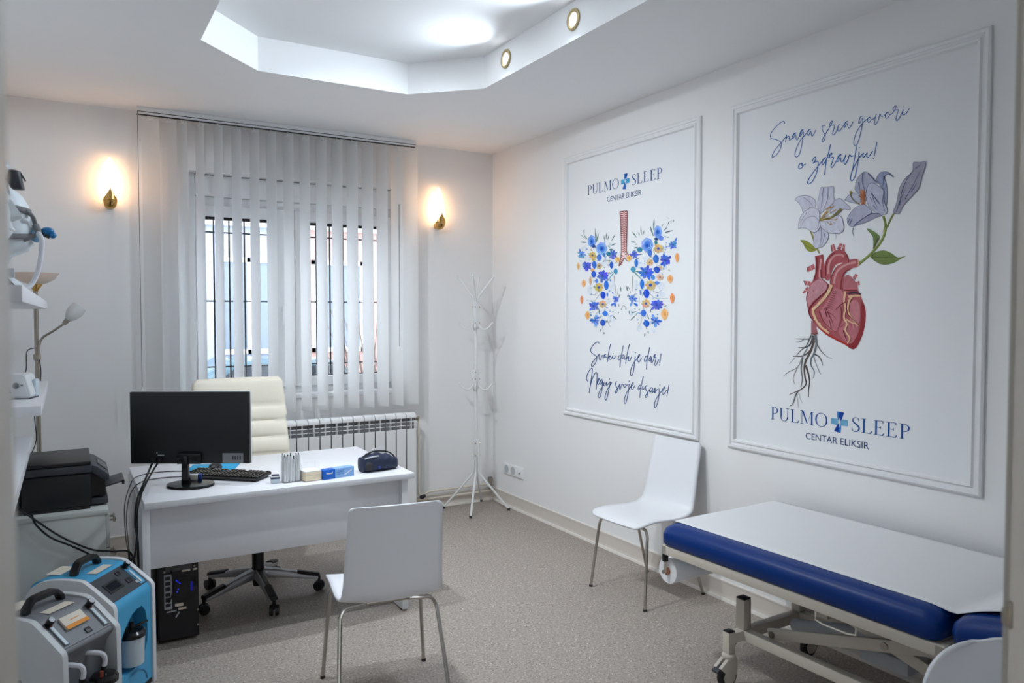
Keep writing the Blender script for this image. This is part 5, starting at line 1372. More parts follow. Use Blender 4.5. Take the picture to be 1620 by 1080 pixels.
def logo(par, crop, navy, deep, lite, pts):
    P = {k: on_x(crop[0] + v[0] * crop[2], crop[1] + v[1] * crop[2], XM) for k, v in pts.items()}
    z0, z1 = P['base'].z, P['top'].z
    ink = INK(par); serif_word(ink, 'PULMO', P['p0'].y, P['o1'].y, z0, z1, navy); ink.done('logo_word_pulmo')
    ink = INK(par); serif_word(ink, 'SLEEP', P['s0'].y, P['p1'].y, z0, z1, navy); ink.done('logo_word_sleep')
    yc = (P['c0'].y + P['c1'].y) / 2; hw = abs(P['c1'].y - P['c0'].y) / 2; zc = (z0 + z1) / 2; hh = (z1 - z0) * 0.78
    def q(poly, rgb, lay):
        m.col = lin(rgb)
        m._add([Vector((XM - 0.0028 - 0.0003 * lay, yc - hw * p[0], zc + hh * p[1])) - Vector(par.location) for p in poly], [tuple(range(len(poly)))])
    m = MB(); m.col = (1, 1, 1, 1)
    q([(-1, 0.30), (-0.2, 0.34), (-0.1, 0.0), (-0.2, -0.30), (-1, -0.24)], lite, 0); q([(0.1, 0.30), (1, 0.32), (1, -0.26), (0.2, -0.28), (0.0, 0.0)], lite, 0)
    q([(-0.30, 1.0), (0.56, 0.96), (0.34, 0.42), (0.12, 0.10), (-0.10, 0.20), (-0.26, 0.5)], deep, 1); q([(0.18, -0.98), (-0.62, -0.88), (-0.34, -0.42), (-0.10, -0.10), (0.10, -0.02), (0.24, -0.4)], deep, 1)
    q([(-0.28, 0.96), (0.0, 0.97), (-0.08, 0.3), (-0.22, 0.4)], (52, 126, 196), 2); q([(0.16, -0.94), (-0.1, -0.9), (0.06, -0.3), (0.2, -0.3)], (52, 126, 196), 2)
    q([(0.02, 0.46), (0.10, 0.2), (0.18, 0.0), (0.04, -0.5), (0.0, -0.1), (-0.08, 0.1)], (226, 232, 238), 3); q([(-0.22, -0.2), (-0.04, 0.12), (-0.02, -0.05)], (226, 232, 238), 3)
    m.build('logo_cross', M_INK, par)
    sans_word(par, 'CENTAR ELIKSIR', P['t0'].y, P['t1'].y, P['tb'].z, P['tt'].z, (38, 66, 120), 'logo_tagline')
logo(m1, (925, 255, 130 / 1620), (40, 82, 138), (22, 84, 172), (74, 168, 212),
     dict(p0=(60, 580), base=(75, 668), top=(62, 482), o1=(682, 460), s0=(928, 370), p1=(1540, 250), c0=(722, 420), c1=(890, 400), t0=(450, 750), t1=(1125, 610), tb=(470, 800), tt=(462, 700)))
logo(m2_, (1210, 635, 240 / 1620), (24, 78, 150), (18, 66, 156), (112, 172, 206),
     dict(p0=(65, 120), base=(78, 188), top=(66, 52), o1=(676, 190), s0=(925, 250), p1=(1560, 310), c0=(710, 220), c1=(890, 220), t0=(440, 365), t1=(1115, 470), tb=(470, 402), tt=(452, 330)))

# ---------------------------------------------------------------- handwriting
def script(par, crop, strokes, w, rgb, dots, name):
    ink = INK(par, crop)
    for s_ in strokes: ink.stroke(s_, w, rgb, layer=1)
    for d_ in dots: ink.dot(d_, w * 0.65, rgb, layer=1)
    ink.done(name)
script(m1, (925, 530, 140 / 1620), [
    [(262, 155), (245, 125), (200, 140), (140, 200), (108, 270), (125, 320), (180, 360), (220, 405), (205, 490), (165, 555), (130, 572), (125, 530), (170, 460), (220, 400), (262, 352), (275, 345)],
    [(262, 360), (264, 420), (280, 455), (300, 420), (318, 370), (345, 382), (388, 345)], [(388, 348), (352, 368), (336, 405), (352, 412), (378, 372), (378, 402), (412, 398)],
    [(480, 150), (450, 260), (430, 380), (418, 488)], [(424, 412), (458, 380), (474, 388), (440, 412), (470, 446), (505, 395), (512, 390), (514, 430), (540, 425), (565, 378)],
    [(664, 372), (630, 380), (612, 430), (630, 452), (662, 405), (688, 290), (706, 190)], [(668, 372), (652, 480), (645, 588)],
    [(722, 355), (692, 375), (685, 425), (708, 420), (728, 372), (726, 440), (755, 430)], [(820, 166), (790, 280), (765, 420), (750, 522)], [(758, 452), (790, 395), (806, 402), (800, 460), (826, 465), (858, 392)],
    [(925, 390), (920, 440), (905, 560), (885, 690), (855, 742), (838, 700), (850, 610), (890, 520), (940, 450), (1000, 385), (1004, 348), (976, 390), (964, 450), (985, 492), (1012, 470), (1042, 408)],
    [(1148, 372), (1110, 400), (1093, 460), (1108, 482), (1142, 430), (1170, 320), (1190, 220)], [(1152, 385), (1136, 520), (1130, 632)], [(1218, 385), (1186, 420), (1180, 472), (1200, 462), (1228, 398), (1216, 492), (1242, 490), (1290, 358), (1268, 375), (1266, 402), (1302, 405), (1290, 480), (1280, 540), (1300, 556), (1330, 500), (1352, 442)],
    [(1398, 335), (1370, 512)]], 15, (58, 88, 138), [(520, 336), (928, 322), (1366, 545)], 'handwritten_line')
script(m1, (920, 575, 150 / 1620), [
    [(118, 305), (92, 285), (90, 220), (125, 130), (178, 78), (182, 140), (160, 300), (130, 502)], [(135, 440), (180, 270), (235, 160), (262, 170), (260, 300), (248, 440)],
    [(270, 335), (300, 265), (292, 255), (272, 310), (282, 360), (330, 300), (352, 265)], [(352, 268), (322, 290), (318, 345), (340, 345), (362, 290), (350, 430), (325, 545), (300, 585), (285, 550), (310, 470), (360, 390), (385, 320), (380, 370), (400, 375), (430, 315), (430, 375), (470, 330), (492, 318), (470, 430), (440, 570), (414, 625), (400, 580), (420, 500), (460, 410), (520, 320)],
    [(605, 305), (580, 330), (590, 390), (615, 430), (600, 490), (578, 505), (582, 470), (640, 375), (655, 345), (645, 400), (660, 438), (690, 355), (720, 370)], [(735, 355), (716, 375), (735, 405), (765, 375), (745, 350), (770, 370), (800, 350)],
    [(812, 345), (806, 430), (785, 570), (755, 672), (732, 670), (735, 600), (775, 490), (830, 410), (880, 360), (880, 325), (850, 365), (850, 420), (870, 445), (915, 370)],
    [(1012, 365), (980, 385), (965, 440), (980, 448), (1015, 390), (1040, 290), (1055, 215)], [(1018, 370), (1005, 480), (992, 585)], [(1050, 385), (1038, 430), (1055, 442), (1085, 400), (1120, 370)],
    [(1125, 372), (1092, 395), (1102, 450), (1125, 500), (1118, 560), (1095, 578), (1092, 550), (1140, 480), (1180, 420), (1205, 405), (1170, 430), (1165, 480), (1190, 478), (1215, 420), (1205, 490), (1230, 475), (1250, 425), (1258, 440), (1248, 500), (1285, 450), (1310, 430)],
    [(1328, 425), (1325, 520), (1300, 660), (1265, 752), (1245, 735), (1255, 650), (1300, 560), (1360, 480), (1415, 430), (1418, 395), (1385, 440), (1378, 500), (1400, 525), (1455, 455)], [(1495, 360), (1465, 525)]],
    14, (58, 88, 138), [(478, 262), (812, 300), (1338, 365), (1460, 552)], 'handwritten_line')
script(m2_, (1205, 180, 120 / 1620), [
    [(495, 208), (480, 165), (430, 170), (340, 240), (240, 350), (185, 450), (200, 520), (290, 545), (380, 580), (420, 630), (400, 740), (330, 860), (250, 922), (218, 912), (260, 810), (360, 680), (460, 560), (530, 480)],
    [(535, 445), (520, 540), (508, 610)], [(512, 545), (560, 480), (590, 490), (585, 550), (620, 550), (690, 440), (738, 405)], [(740, 408), (690, 420), (650, 500), (668, 530), (725, 440), (735, 530), (765, 550), (840, 400), (890, 335)],
    [(895, 340), (850, 350), (815, 430), (825, 480), (890, 385), (880, 520), (850, 700), (800, 870), (740, 922), (710, 870), (740, 740), (830, 560), (930, 450), (1000, 350), (1048, 325)], [(1050, 328), (1010, 345), (985, 430), (1000, 465), (1045, 370), (1060, 450), (1090, 470), (1160, 345)],
    [(1350, 250), (1310, 255), (1288, 320), (1320, 390), (1355, 450), (1345, 550), (1305, 602), (1290, 580), (1330, 480), (1430, 320), (1505, 180), (1500, 150), (1465, 190), (1455, 250), (1550, 240), (1540, 320), (1515, 420), (1530, 450), (1580, 400), (1640, 270)]],
    15, (44, 98, 168), [], 'handwritten_line')
script(m2_, (1325, 150, 120 / 1620), [
    [(45, 620), (10, 670), (5, 750), (30, 778), (90, 710), (150, 620), (215, 558)], [(215, 560), (165, 590), (140, 680), (155, 690), (200, 610), (225, 690), (250, 705), (300, 640), (330, 570)],
    [(545, 448), (490, 470), (455, 570), (465, 610), (545, 500), (525, 650), (490, 830), (440, 1000), (385, 1090), (345, 1040), (360, 930), (420, 770), (530, 610), (640, 510), (695, 470)],
    [(695, 472), (650, 500), (645, 570), (680, 582), (715, 530), (700, 478), (730, 530), (800, 480), (830, 410)], [(825, 420), (795, 530), (795, 620), (815, 632), (870, 540), (905, 410), (930, 455), (990, 450), (1075, 365)],
    [(1080, 365), (1030, 400), (1020, 470), (1055, 498), (1105, 440), (1090, 370), (1115, 430), (1190, 370), (1245, 260), (1240, 232), (1195, 275), (1190, 330), (1300, 320), (1275, 400), (1250, 500), (1262, 555), (1300, 520), (1360, 420), (1405, 310)],
    [(1405, 312), (1385, 390), (1405, 430), (1470, 390), (1535, 285)]], 15, (44, 98, 168), [(1415, 250)], 'handwritten_line')
script(m2_, (1255, 215, 140 / 1620), [
    [(150, 500), (110, 520), (98, 575), (120, 602), (165, 570), (175, 520), (150, 500), (165, 545), (230, 510)],
    [(345, 470), (370, 410), (410, 385), (405, 440), (360, 500), (400, 475), (450, 470), (450, 560), (420, 690), (350, 830), (285, 878), (262, 850), (300, 760), (400, 620), (520, 470), (600, 390)],
    [(600, 392), (545, 430), (525, 510), (550, 520), (610, 420), (650, 290), (682, 155)], [(605, 430), (585, 600), (575, 715)],
    [(640, 400), (705, 330), (695, 315), (660, 355), (670, 400), (735, 390), (715, 470), (690, 550), (712, 575), (770, 490), (850, 350), (880, 342)], [(880, 345), (830, 365), (800, 440), (815, 470), (865, 390), (870, 460), (905, 465), (965, 340)],
    [(965, 340), (935, 430), (930, 500), (955, 512), (1000, 430), (1030, 345), (1060, 375), (1110, 360)], [(1160, 190), (1140, 300), (1115, 440), (1095, 560), (1085, 630)],
    [(1205, 290), (1195, 400), (1170, 560), (1130, 740), (1075, 822), (1048, 780), (1070, 660), (1140, 510), (1220, 380), (1290, 310)], [(1290, 312), (1270, 370), (1295, 385), (1350, 310), (1345, 370), (1370, 392), (1455, 275)], [(1530, 110), (1480, 375)]],
    16, (44, 98, 168), [(1208, 215), (1466, 415)], 'handwritten_line')

# ---------------------------------------------------------------- trachea
ik = INK(m1, (905, 325, 90 / 926))
ik.fill([(780, 100), (895, 90), (900, 110), (888, 500), (885, 740), (905, 790), (940, 860), (930, 900), (890, 895), (850, 850), (830, 890), (770, 985), (765, 960), (790, 860), (800, 790), (800, 600), (790, 300), (778, 130)], (232, 208, 206), False, 1)
for i in range(23):
    y = 100 + i * 29.5; xl = 782 + (y - 100) * 0.033; xr = 898 - (y - 100) * 0.016
    ik.stroke([(xl, y + 10), (xl + 30, y - 2), ((xl + xr) / 2 + 8, y + 14), (xr - 22, y), (xr, y + 4)], 13, (158, 66, 60), layer=2)
for i in range(5):
    ik.stroke([(800 + i * 2 - i * 8, 800 + i * 36), (835 - i * 4, 830 + i * 34)], 15, (158, 66, 60), 8, layer=2)
    ik.stroke([(860 + i * 14, 800 + i * 22), (905 + i * 9, 790 + i * 22)], 13, (158, 66, 60), 8, layer=2)
for pts in ([(780, 100), (790, 300), (802, 600), (800, 790), (785, 870), (762, 985)], [(898, 92), (896, 300), (888, 600), (886, 740), (915, 800), (960, 850)], [(780, 100), (840, 92), (900, 90)], [(770, 980), (830, 890), (852, 848), (890, 896), (940, 905)]):
    ik.stroke(pts, 12, (112, 44, 40), layer=3)
ik.done('trachea_print', 'red ringed windpipe')

# ---------------------------------------------------------------- flower lungs
rf = random.Random(11)
def J(c, d=14): return tuple(max(0, min(255, v + rf.uniform(-d, d))) for v in c)
class Flora(INK):
    def piece(s, nm, fn):
        keep = s.m; s.m = MB(); s.m.col = (1, 1, 1, 1)
        fn(); s.m.build(nm, M_INK, s.par); s.m = keep
    def corn(s, *a): s.piece('cornflower_print', lambda: s._corn(*a))
    def rose(s, *a): s.piece('rose_print', lambda: s._rose(*a))
    def bud(s, *a): s.piece('bud_print', lambda: s._bud(*a))
    def daisy(s, *a): s.piece('daisy_print', lambda: s._daisy(*a))
    def oleaf(s, *a): s.piece('orange_leaf_print', lambda: s._oleaf(*a))
    def petal(s, c, a, r0, L, w, rgb):
        d = Vector((math.cos(a), math.sin(a))); n = Vector((-d.y, d.x)); c = Vector(c)
        q = [c + d * r0, c + d * (r0 + L * 0.35) + n * w * 0.8, c + d * (r0 + L * 0.75) + n * w, c + d * (r0 + L), c + d * (r0 + L * 0.75) - n * w, c + d * (r0 + L * 0.35) - n * w * 0.8]
        s.fill([tuple(p) for p in q], rgb)
    def _corn(s, c, r, rgb=(84, 126, 214), n=9):
        r *= 1.15; n += 1
        for i in range(n):
            s.layer = 2 + i % 2
            s.petal(c, 2 * PI * i / n + rf.uniform(-0.2, 0.2), 0, r * rf.uniform(0.7, 1.15), r * 0.19, J(tuple(v * 0.86 + 26 for v in rgb), 26))
        s.dot(c, r * 0.20, (48, 78, 170), 4)
    def _rose(s, c, rx, ry):
        for i in range(7):
            a = 2 * PI * i / 7; s.dot((c[0] + rx * 0.45 * math.cos(a), c[1] + ry * 0.45 * math.sin(a)), rx * 0.56, J((136, 174, 234), 12), 2, ry * 0.56)
        for k, col in ((0.72, (100, 152, 228)), (0.5, (72, 128, 216)), (0.3, (36, 98, 200)), (0.15, (24, 74, 176))):
            s.dot((c[0] + rf.uniform(-.06, .06) * rx, c[1] + rf.uniform(-.04, .1) * ry), rx * k, col, 3 + int((1 - k) * 5), ry * k)
        for i in range(5):
            a = rf.uniform(0, 6.28); k = rf.uniform(0.45, 0.8)
            s.stroke([(c[0] + rx * k * math.cos(a + t), c[1] + ry * k * math.sin(a + t)) for t in (0, 0.4, 0.8, 1.2)], rx * 0.07, (190, 212, 244), rx * 0.02, layer=8)
    def _bud(s, c, rx, ry, rgb=(34, 84, 198)):
        rx *= 1.12; ry *= 1.08
        s.fill([(c[0] - rx, c[1]), (c[0] - rx * 0.5, c[1] - ry * 0.85), (c[0] + rx * 0.3, c[1] - ry), (c[0] + rx, c[1] - ry * 0.2), (c[0] + rx * 0.6, c[1] + ry * 0.8), (c[0] - rx * 0.2, c[1] + ry)], J(rgb, 10), True, 5)
        s.stroke([(c[0] - rx * 0.3, c[1] - ry * 0.6), (c[0] - rx * 0.1, c[1] + ry * 0.5)], rx * 0.2, (92, 144, 226), rx * 0.05, layer=6)
    def _daisy(s, c, r, rgb=(214, 178, 112), core=(70, 88, 182)):
        for i in range(8):
            s.layer = 3 + i % 2; s.petal(c, 2 * PI * i / 8 + rf.uniform(-0.1, 0.1), r * 0.15, r * 0.85, r * 0.26, J(rgb, 18))
        s.dot(c, r * 0.30, core, 5); s.dot((c[0], c[1]), r * 0.14, (58, 66, 130), 6)
    def _oleaf(s, c, rx, ry, rgb=(238, 184, 118)):
        s.fill([(c[0] - rx, c[1] - ry * 0.2), (c[0] - rx * 0.4, c[1] - ry * 0.9), (c[0] + rx * 0.2, c[1] - ry), (c[0] + rx, c[1] - ry * 0.3), (c[0] + rx * 0.7, c[1] + ry * 0.5), (c[0], c[1] + ry), (c[0] - rx * 0.7, c[1] + ry * 0.5)], J(rgb, 8), True, 4)
        s.fill([(c[0] - rx * 0.3, c[1] - ry * 0.5), (c[0] + rx * 0.4, c[1] - ry * 0.3), (c[0] + rx * 0.2, c[1] + ry * 0.6)], J((226, 158, 86), 8), True, 5)
    def blade(s, p0, p1, w, rgb=(98, 124, 124)):
        m = ((p0[0] + p1[0]) / 2 + rf.uniform(-4, 4), (p0[1] + p1[1]) / 2)
        s.stroke([p0, m], w * 0.4, J(rgb, 12), w, layer=1, k=2); s.stroke([m, p1], w, J(rgb, 12), w * 0.1, layer=1, k=2)
    def stem(s, pts, w=7, rgb=(120, 150, 148)): s.stroke(pts, w, rgb, w * 0.7, layer=1)
    def scatter(s, n, x0, x1, y0, y1):
        for i in range(n):
            c = (rf.uniform(x0, x1), rf.uniform(y0, y1)); a = rf.uniform(0, 6.28); s.layer = 1
            s.petal(c, a, 0, rf.uniform(22, 46), rf.uniform(6, 13), J(rf.choice(((150, 184, 228), (176, 200, 228), (110, 152, 222), (196, 204, 196), (214, 196, 160), (140, 170, 168))), 12))
    def wash(s, c, rx, ry, rgb=(220, 226, 233)): s.dot(c, rx * 0.8, rgb, 0, ry * 0.8, 14)

# left lobe, upper half
f = Flora(m1, (905, 325, 90 / 926))
for c, rx, ry in (((520, 920), 60, 90), ((260, 860), 70, 60), ((640, 900), 50, 70), ((200, 700), 60, 50), ((420, 980), 90, 80)): f.wash(c, rx, ry)
for a, b, w in (((392, 600), (378, 365), 26), ((398, 590), (432, 450), 22), ((530, 580), (518, 480), 16), ((556, 550), (568, 430), 16), ((580, 560), (604, 470), 14), ((640, 575), (705, 465), 18), ((640, 650), (722, 615), 24), ((235, 600), (140, 595), 24), ((250, 550), (190, 470), 16), ((225, 545), (130, 470), 10), ((205, 440), (180, 400), 14), ((700, 940), (770, 880), 18), ((640, 905), (570, 890), 20), ((390, 700), (370, 640), 20)): f.blade(a, b, w)
f.stem([(250, 545), (200, 480), (190, 440), (210, 385)], 5, (140, 150, 160)); f.stem([(160, 1000), (190, 960), (230, 840)], 4, (200, 200, 200))
f.rose((480, 700), 90, 105); f.rose((320, 580), 66, 100); f.bud((345, 660), 30, 26, (30, 62, 140)); f.bud((440, 845), 36, 48, (70, 120, 214)); f.bud((520, 805), 22, 28, (70, 130, 214))
f.corn((150, 800), 62, (80, 136, 222), 8); f.petal((135, 770), -1.8, 0, 70, 12, (64, 122, 212)); f.corn((240, 985), 78, (62, 88, 204)); f.corn((665, 800), 66, (66, 96, 206)); f.daisy((330, 810), 62, (206, 180, 108), (128, 118, 130))
f.bud((360, 965), 34, 54, (46, 110, 206)); f.bud((640, 970), 28, 52, (36, 96, 196)); f.bud((592, 785), 36, 34, (40, 120, 140)); f.bud((632, 720), 28, 16, (60, 122, 140))
f.oleaf((100, 990), 24, 62, (236, 190, 130)); f.oleaf((740, 880), 42, 46, (238, 198, 112)); f.daisy((440, 985), 50, (196, 172, 130), (120, 120, 128)); f.oleaf((330, 1050), 36, 30, (228, 190, 150)); f.bud((370, 830), 26, 22, (214, 178, 90)); f.daisy((350, 880), 34, (206, 186, 110), (190, 160, 90))
f.scatter(46, 130, 640, 620, 1040); tag(f.done('stem_and_petal_print', 'upper left lung stems and small petals'), kind='stuff')
# right lobe, upper half
f = Flora(m1, (985, 325, 100 / 1029))
for c, rx, ry in (((260, 960), 80, 90), ((640, 700), 60, 60), ((690, 1000), 50, 50), ((380, 860), 70, 60)): f.wash(c, rx, ry)
for a, b, w in (((505, 400), (514, 200), 26), ((500, 500), (445, 315), 26), ((310, 480), (295, 330), 14), ((275, 490), (255, 430), 14), ((340, 470), (350, 400), 12), ((225, 520), (150, 425), 20), ((215, 600), (130, 585), 22), ((250, 680), (180, 690), 20), ((640, 340), (660, 300), 14), ((690, 440), (820, 405), 26), ((670, 410), (730, 355), 18), ((680, 500), (760, 525), 14), ((740, 300), (760, 260), 20), ((815, 270), (840, 235), 18), ((230, 800), (330, 795), 14), ((220, 860), (280, 850), 20), ((130, 1040), (190, 990), 22)): f.blade(a, b, w)
f.stem([(670, 410), (720, 340), (760, 270), (830, 230)], 5, (140, 150, 160)); f.stem([(760, 215), (720, 185)], 4, (120, 124, 130)); f.stem([(500, 720), (520, 780), (550, 820)], 7, (110, 130, 90))
f.rose((400, 640), 98, 118); f.rose((572, 430), 68, 106); f.bud((440, 770), 32, 54, (66, 112, 210)); f.bud((620, 530), 40, 34, (110, 150, 226)); f.bud((545, 545), 30, 22, (30, 70, 120)); f.bud((540, 600), 26, 24, (40, 128, 132))
f.corn((190, 790), 66, (66, 96, 206)); f.corn((695, 890), 92, (50, 92, 206)); f.corn((820, 645), 66, (64, 122, 214), 8); f.petal((835, 620), -1.15, 0, 110, 14, (78, 132, 222)); f.daisy((580, 700), 78, (212, 178, 110), (96, 92, 190)); f.daisy((440, 925), 58, (218, 184, 128), (206, 170, 110))
f.bud((220, 935), 28, 62, (46, 112, 210)); f.bud((540, 870), 44, 62, (44, 100, 206)); f.bud((275, 720), 40, 38, (44, 128, 160)); f.oleaf((885, 850), 32, 78, (240, 166, 108)); f.oleaf((105, 860), 40, 50, (238, 194, 116)); f.oleaf((610, 1020), 24, 40, (224, 190, 150))
f.scatter(46, 180, 780, 600, 1060); tag(f.done('stem_and_petal_print', 'upper right lung stems and small petals'), kind='stuff')
# left lobe, lower half
f = Flora(m1, (905, 425, 90 / 884))
for c, rx, ry in (((270, 330), 50, 90), ((610, 260), 60, 120), ((560, 500), 50, 60), ((360, 890), 40, 40), ((600, 780), 70, 70)): f.wash(c, rx, ry)
f.stem([(650, 110), (665, 250), (680, 380), (690, 420)], 8, (130, 128, 120)); f.stem([(440, 380), (380, 460), (340, 500), (220, 490)], 7, (130, 150, 150)); f.stem([(640, 70), (580, 150), (540, 200)], 18, (92, 152, 160)); f.stem([(700, 400), (715, 310)], 6, (120, 124, 120)); f.stem([(400, 370), (340, 405), (290, 380)], 6, (110, 120, 128)); f.stem([(545, 780), (570, 860), (595, 900)], 7, (150, 150, 150)); f.stem([(760, 640), (800, 570), (845, 640)], 6, (160, 160, 150)); f.stem([(475, 890), (470, 940)], 8, (90, 130, 120)); f.stem([(575, 450), (572, 540)], 6, (150, 150, 150)); f.stem([(510, 620), (500, 700)], 8, (110, 140, 130))
for a, b, w in (((760, 350), (752, 275), 20), ((855, 340), (850, 265), 20), ((735, 450), (735, 390), 18), ((560, 80), (640, 55), 26), ((690, 790), (620, 715), 18), ((680, 680), (620, 660), 12), ((420, 690), (425, 630), 22), ((440, 770), (455, 720), 16), ((440, 980), (445, 930), 16), ((495, 1020), (495, 980), 18), ((715, 700), (720, 660), 14), ((770, 640), (765, 610), 12), ((860, 440), (865, 400), 14), ((730, 590), (720, 540), 14), ((330, 270), (360, 265), 14)): f.blade(a, b, w)
f.corn((475, 110), 92, (58, 88, 206)); f.bud((335, 85), 34, 46, (34, 74, 196)); f.bud((530, 255), 32, 66, (42, 110, 210)); f.daisy((415, 290), 72, (206, 182, 96), (64, 96, 200)); f.bud((480, 410), 36, 52, (26, 72, 206)); f.bud((675, 40), 28, 40, (60, 150, 190)); f.corn((680, 470), 56, (80, 124, 224), 7); f.petal((665, 530), 2.6, 0, 80, 16, (54, 118, 214)); f.petal((665, 520), 1.5, 0, 70, 16, (54, 118, 214)); f.corn((335, 580), 80, (66, 98, 212)); f.daisy((478, 550), 62, (214, 176, 130), (110, 124, 180)); f.bud((512, 695), 38, 36, (48, 124, 218)); f.bud((475, 838), 38, 46, (30, 90, 202)); f.corn((360, 800), 62, (74, 130, 222), 6); f.petal((350, 800), 3.1, 0, 80, 15, (38, 98, 196)); f.petal((365, 780), -0.4, 0, 70, 13, (44, 108, 206)); f.petal((365, 820), 1.5, 0, 80, 20, (120, 168, 236)); f.petal((372, 770), -1.5, 0, 60, 18, (126, 170, 236))
f.oleaf((180, 230), 34, 58); f.oleaf((150, 485), 24, 66, (236, 150, 112)); f.oleaf((240, 725), 40, 64); f.oleaf((285, 190), 24, 70, (214, 190, 168)); f.bud((380, 190), 22, 30, (90, 134, 220)); f.bud((548, 400), 12, 30, (80, 130, 214))
f.scatter(44, 260, 620, 40, 860); tag(f.done('stem_and_petal_print', 'lower left lung stems and small petals'), kind='stuff')
# right lobe, lower half
f = Flora(m1, (985, 425, 100 / 982))
for c, rx, ry in (((210, 260), 50, 110), ((600, 270), 70, 80), ((620, 400), 60, 50), ((260, 930), 50, 60), ((480, 970), 40, 40), ((130, 680), 60, 60)): f.wash(c, rx, ry)
f.stem([(155, 110), (150, 230), (145, 360)], 8, (130, 128, 120)); f.stem([(90, 280), (130, 380)], 6, (130, 128, 120)); f.stem([(180, 50), (240, 110), (290, 160)], 20, (96, 152, 156)); f.stem([(400, 360), (480, 440), (560, 460), (710, 465)], 9, (110, 152, 150)); f.stem([(470, 340), (540, 370), (610, 330)], 7, (110, 120, 128)); f.stem([(380, 700), (400, 760), (415, 780)], 8, (110, 130, 120)); f.stem([(300, 740), (280, 850), (240, 900)], 6, (150, 150, 146)); f.stem([(365, 880), (370, 940)], 10, (60, 120, 150)); f.stem([(0, 575), (40, 580), (60, 620)], 6, (150, 156, 140)); f.stem([(310, 560), (340, 640)], 6, (130, 130, 120)); f.stem([(255, 430), (258, 530)], 7, (160, 160, 160))
for a, b, w in (((80, 340), (62, 270), 22), ((75, 440), (85, 380), 18), ((200, 45), (290, 40), 24), ((120, 800), (215, 710), 20), ((140, 690), (215, 660), 20), ((425, 690), (435, 625), 22), ((410, 780), (390, 730), 20), ((105, 700), (105, 650), 18), ((50, 640), (58, 600), 16), ((340, 1050), (345, 990), 20), ((400, 1010), (395, 960), 18), ((350, 770), (350, 730), 12), ((640, 590), (690, 570), 16), ((210, 330), (200, 310), 14)): f.blade(a, b, w)
f.corn((370, 60), 100, (54, 92, 210)); f.bud((530, 15), 46, 46, (30, 76, 206)); f.bud((300, 240), 30, 70, (40, 112, 214)); f.daisy((432, 255), 84, (216, 180, 116), (52, 90, 200)); f.bud((368, 385), 42, 62, (28, 66, 206)); f.corn((150, 460), 62, (82, 132, 226), 7); f.petal((170, 530), 0.6, 0, 80, 18, (46, 110, 212)); f.petal((150, 510), 2.0, 0, 80, 16, (120, 170, 234)); f.corn((530, 560), 92, (66, 92, 212)); f.daisy((362, 540), 70, (216, 174, 122), (104, 128, 190)); f.bud((320, 690), 42, 46, (62, 112, 220)); f.bud((368, 850), 44, 46, (22, 92, 208)); f.corn((510, 810), 66, (66, 124, 222), 6); f.petal((520, 820), -0.1, 0, 92, 17, (42, 102, 206)); f.petal((510, 830), 1.6, 0, 80, 22, (110, 164, 236)); f.petal((490, 790), -1.9, 0, 90, 22, (118, 166, 236)); f.petal((490, 800), -2.6, 0, 60, 12, (36, 92, 196))
f.oleaf((735, 160), 44, 66); f.oleaf((770, 460), 36, 80, (240, 150, 108)); f.oleaf((650, 710), 56, 90); f.daisy((580, 130), 56, (216, 190, 160), (190, 140, 110)); f.bud((470, 135), 30, 34, (92, 140, 224)); f.bud((530, 220), 30, 26, (92, 140, 224)); f.bud((278, 370), 12, 36, (110, 140, 214)); f.bud((160, 10), 34, 40, (80, 150, 180))
f.scatter(44, 180, 640, 40, 860); tag(f.done('stem_and_petal_print', 'lower right lung stems and small petals'), kind='stuff')

# ---------------------------------------------------------------- heart
ik = INK(m2_, (1255, 375, 130 / 759))
A = (172, 88, 94)
ik.fill([(165, 770), (210, 800), (226, 890), (196, 896), (165, 888)], (168, 104, 112), False, 0)
for st_ in ([(125, 280), (190, 245), (202, 292), (135, 322)], [(95, 402), (160, 408), (164, 452), (112, 442)], [(85, 512), (128, 452), (146, 480), (102, 520)], [(550, 368), (574, 336), (597, 350), (572, 394)], [(568, 418), (610, 402), (616, 440), (585, 452)], [(347, 78), (374, 60), (394, 120), (355, 134)], [(404, 106), (430, 55), (452, 60), (438, 120)], [(450, 114), (460, 64), (477, 70), (477, 136)]):
    ik.fill(st_, (182, 100, 104), False, 0); ik.stroke([st_[0], st_[3]], 5, (128, 48, 52), layer=1); ik.stroke([((st_[0][0] + st_[1][0]) / 2, (st_[0][1] + st_[1][1]) / 2), ((st_[2][0] + st_[3][0]) / 2, (st_[2][1] + st_[3][1]) / 2)], 9, (216, 156, 156), layer=1)
ik.fill([(130, 500), (118, 560), (130, 640), (145, 720), (190, 790), (240, 850), (320, 900), (400, 950), (470, 990), (540, 1034), (580, 1020), (625, 940), (652, 860), (668, 760), (665, 660), (640, 590), (620, 530), (592, 480), (556, 410), (510, 348), (470, 372), (430, 440), (340, 440), (290, 400), (240, 380), (180, 402), (150, 450)], A, True, 1)
ik.fill([(640, 590), (666, 690), (662, 800), (628, 930), (582, 1018), (540, 1032), (500, 1000), (560, 950), (606, 870), (624, 760), (620, 660)], (146, 46, 52), True, 2)
ik.fill([(230, 830), (320, 885), (400, 935), (480, 975), (520, 1010), (470, 990), (390, 950), (300, 900)], (178, 50, 44), True, 2)
ik.fill([(148, 462), (200, 408), (258, 388), (308, 430), (318, 470), (250, 540), (180, 592), (142, 640), (124, 562)], (196, 140, 148), True, 2)
ik.fill([(372, 478), (440, 482), (462, 560), (440, 700), (404, 858), (330, 850), (272, 762), (244, 690), (290, 620), (332, 556)], (190, 116, 124), True, 2)
ik.fill([(540, 590), (596, 590), (618, 690), (604, 800), (556, 850), (524, 760), (520, 660)], (196, 124, 130), True, 3)
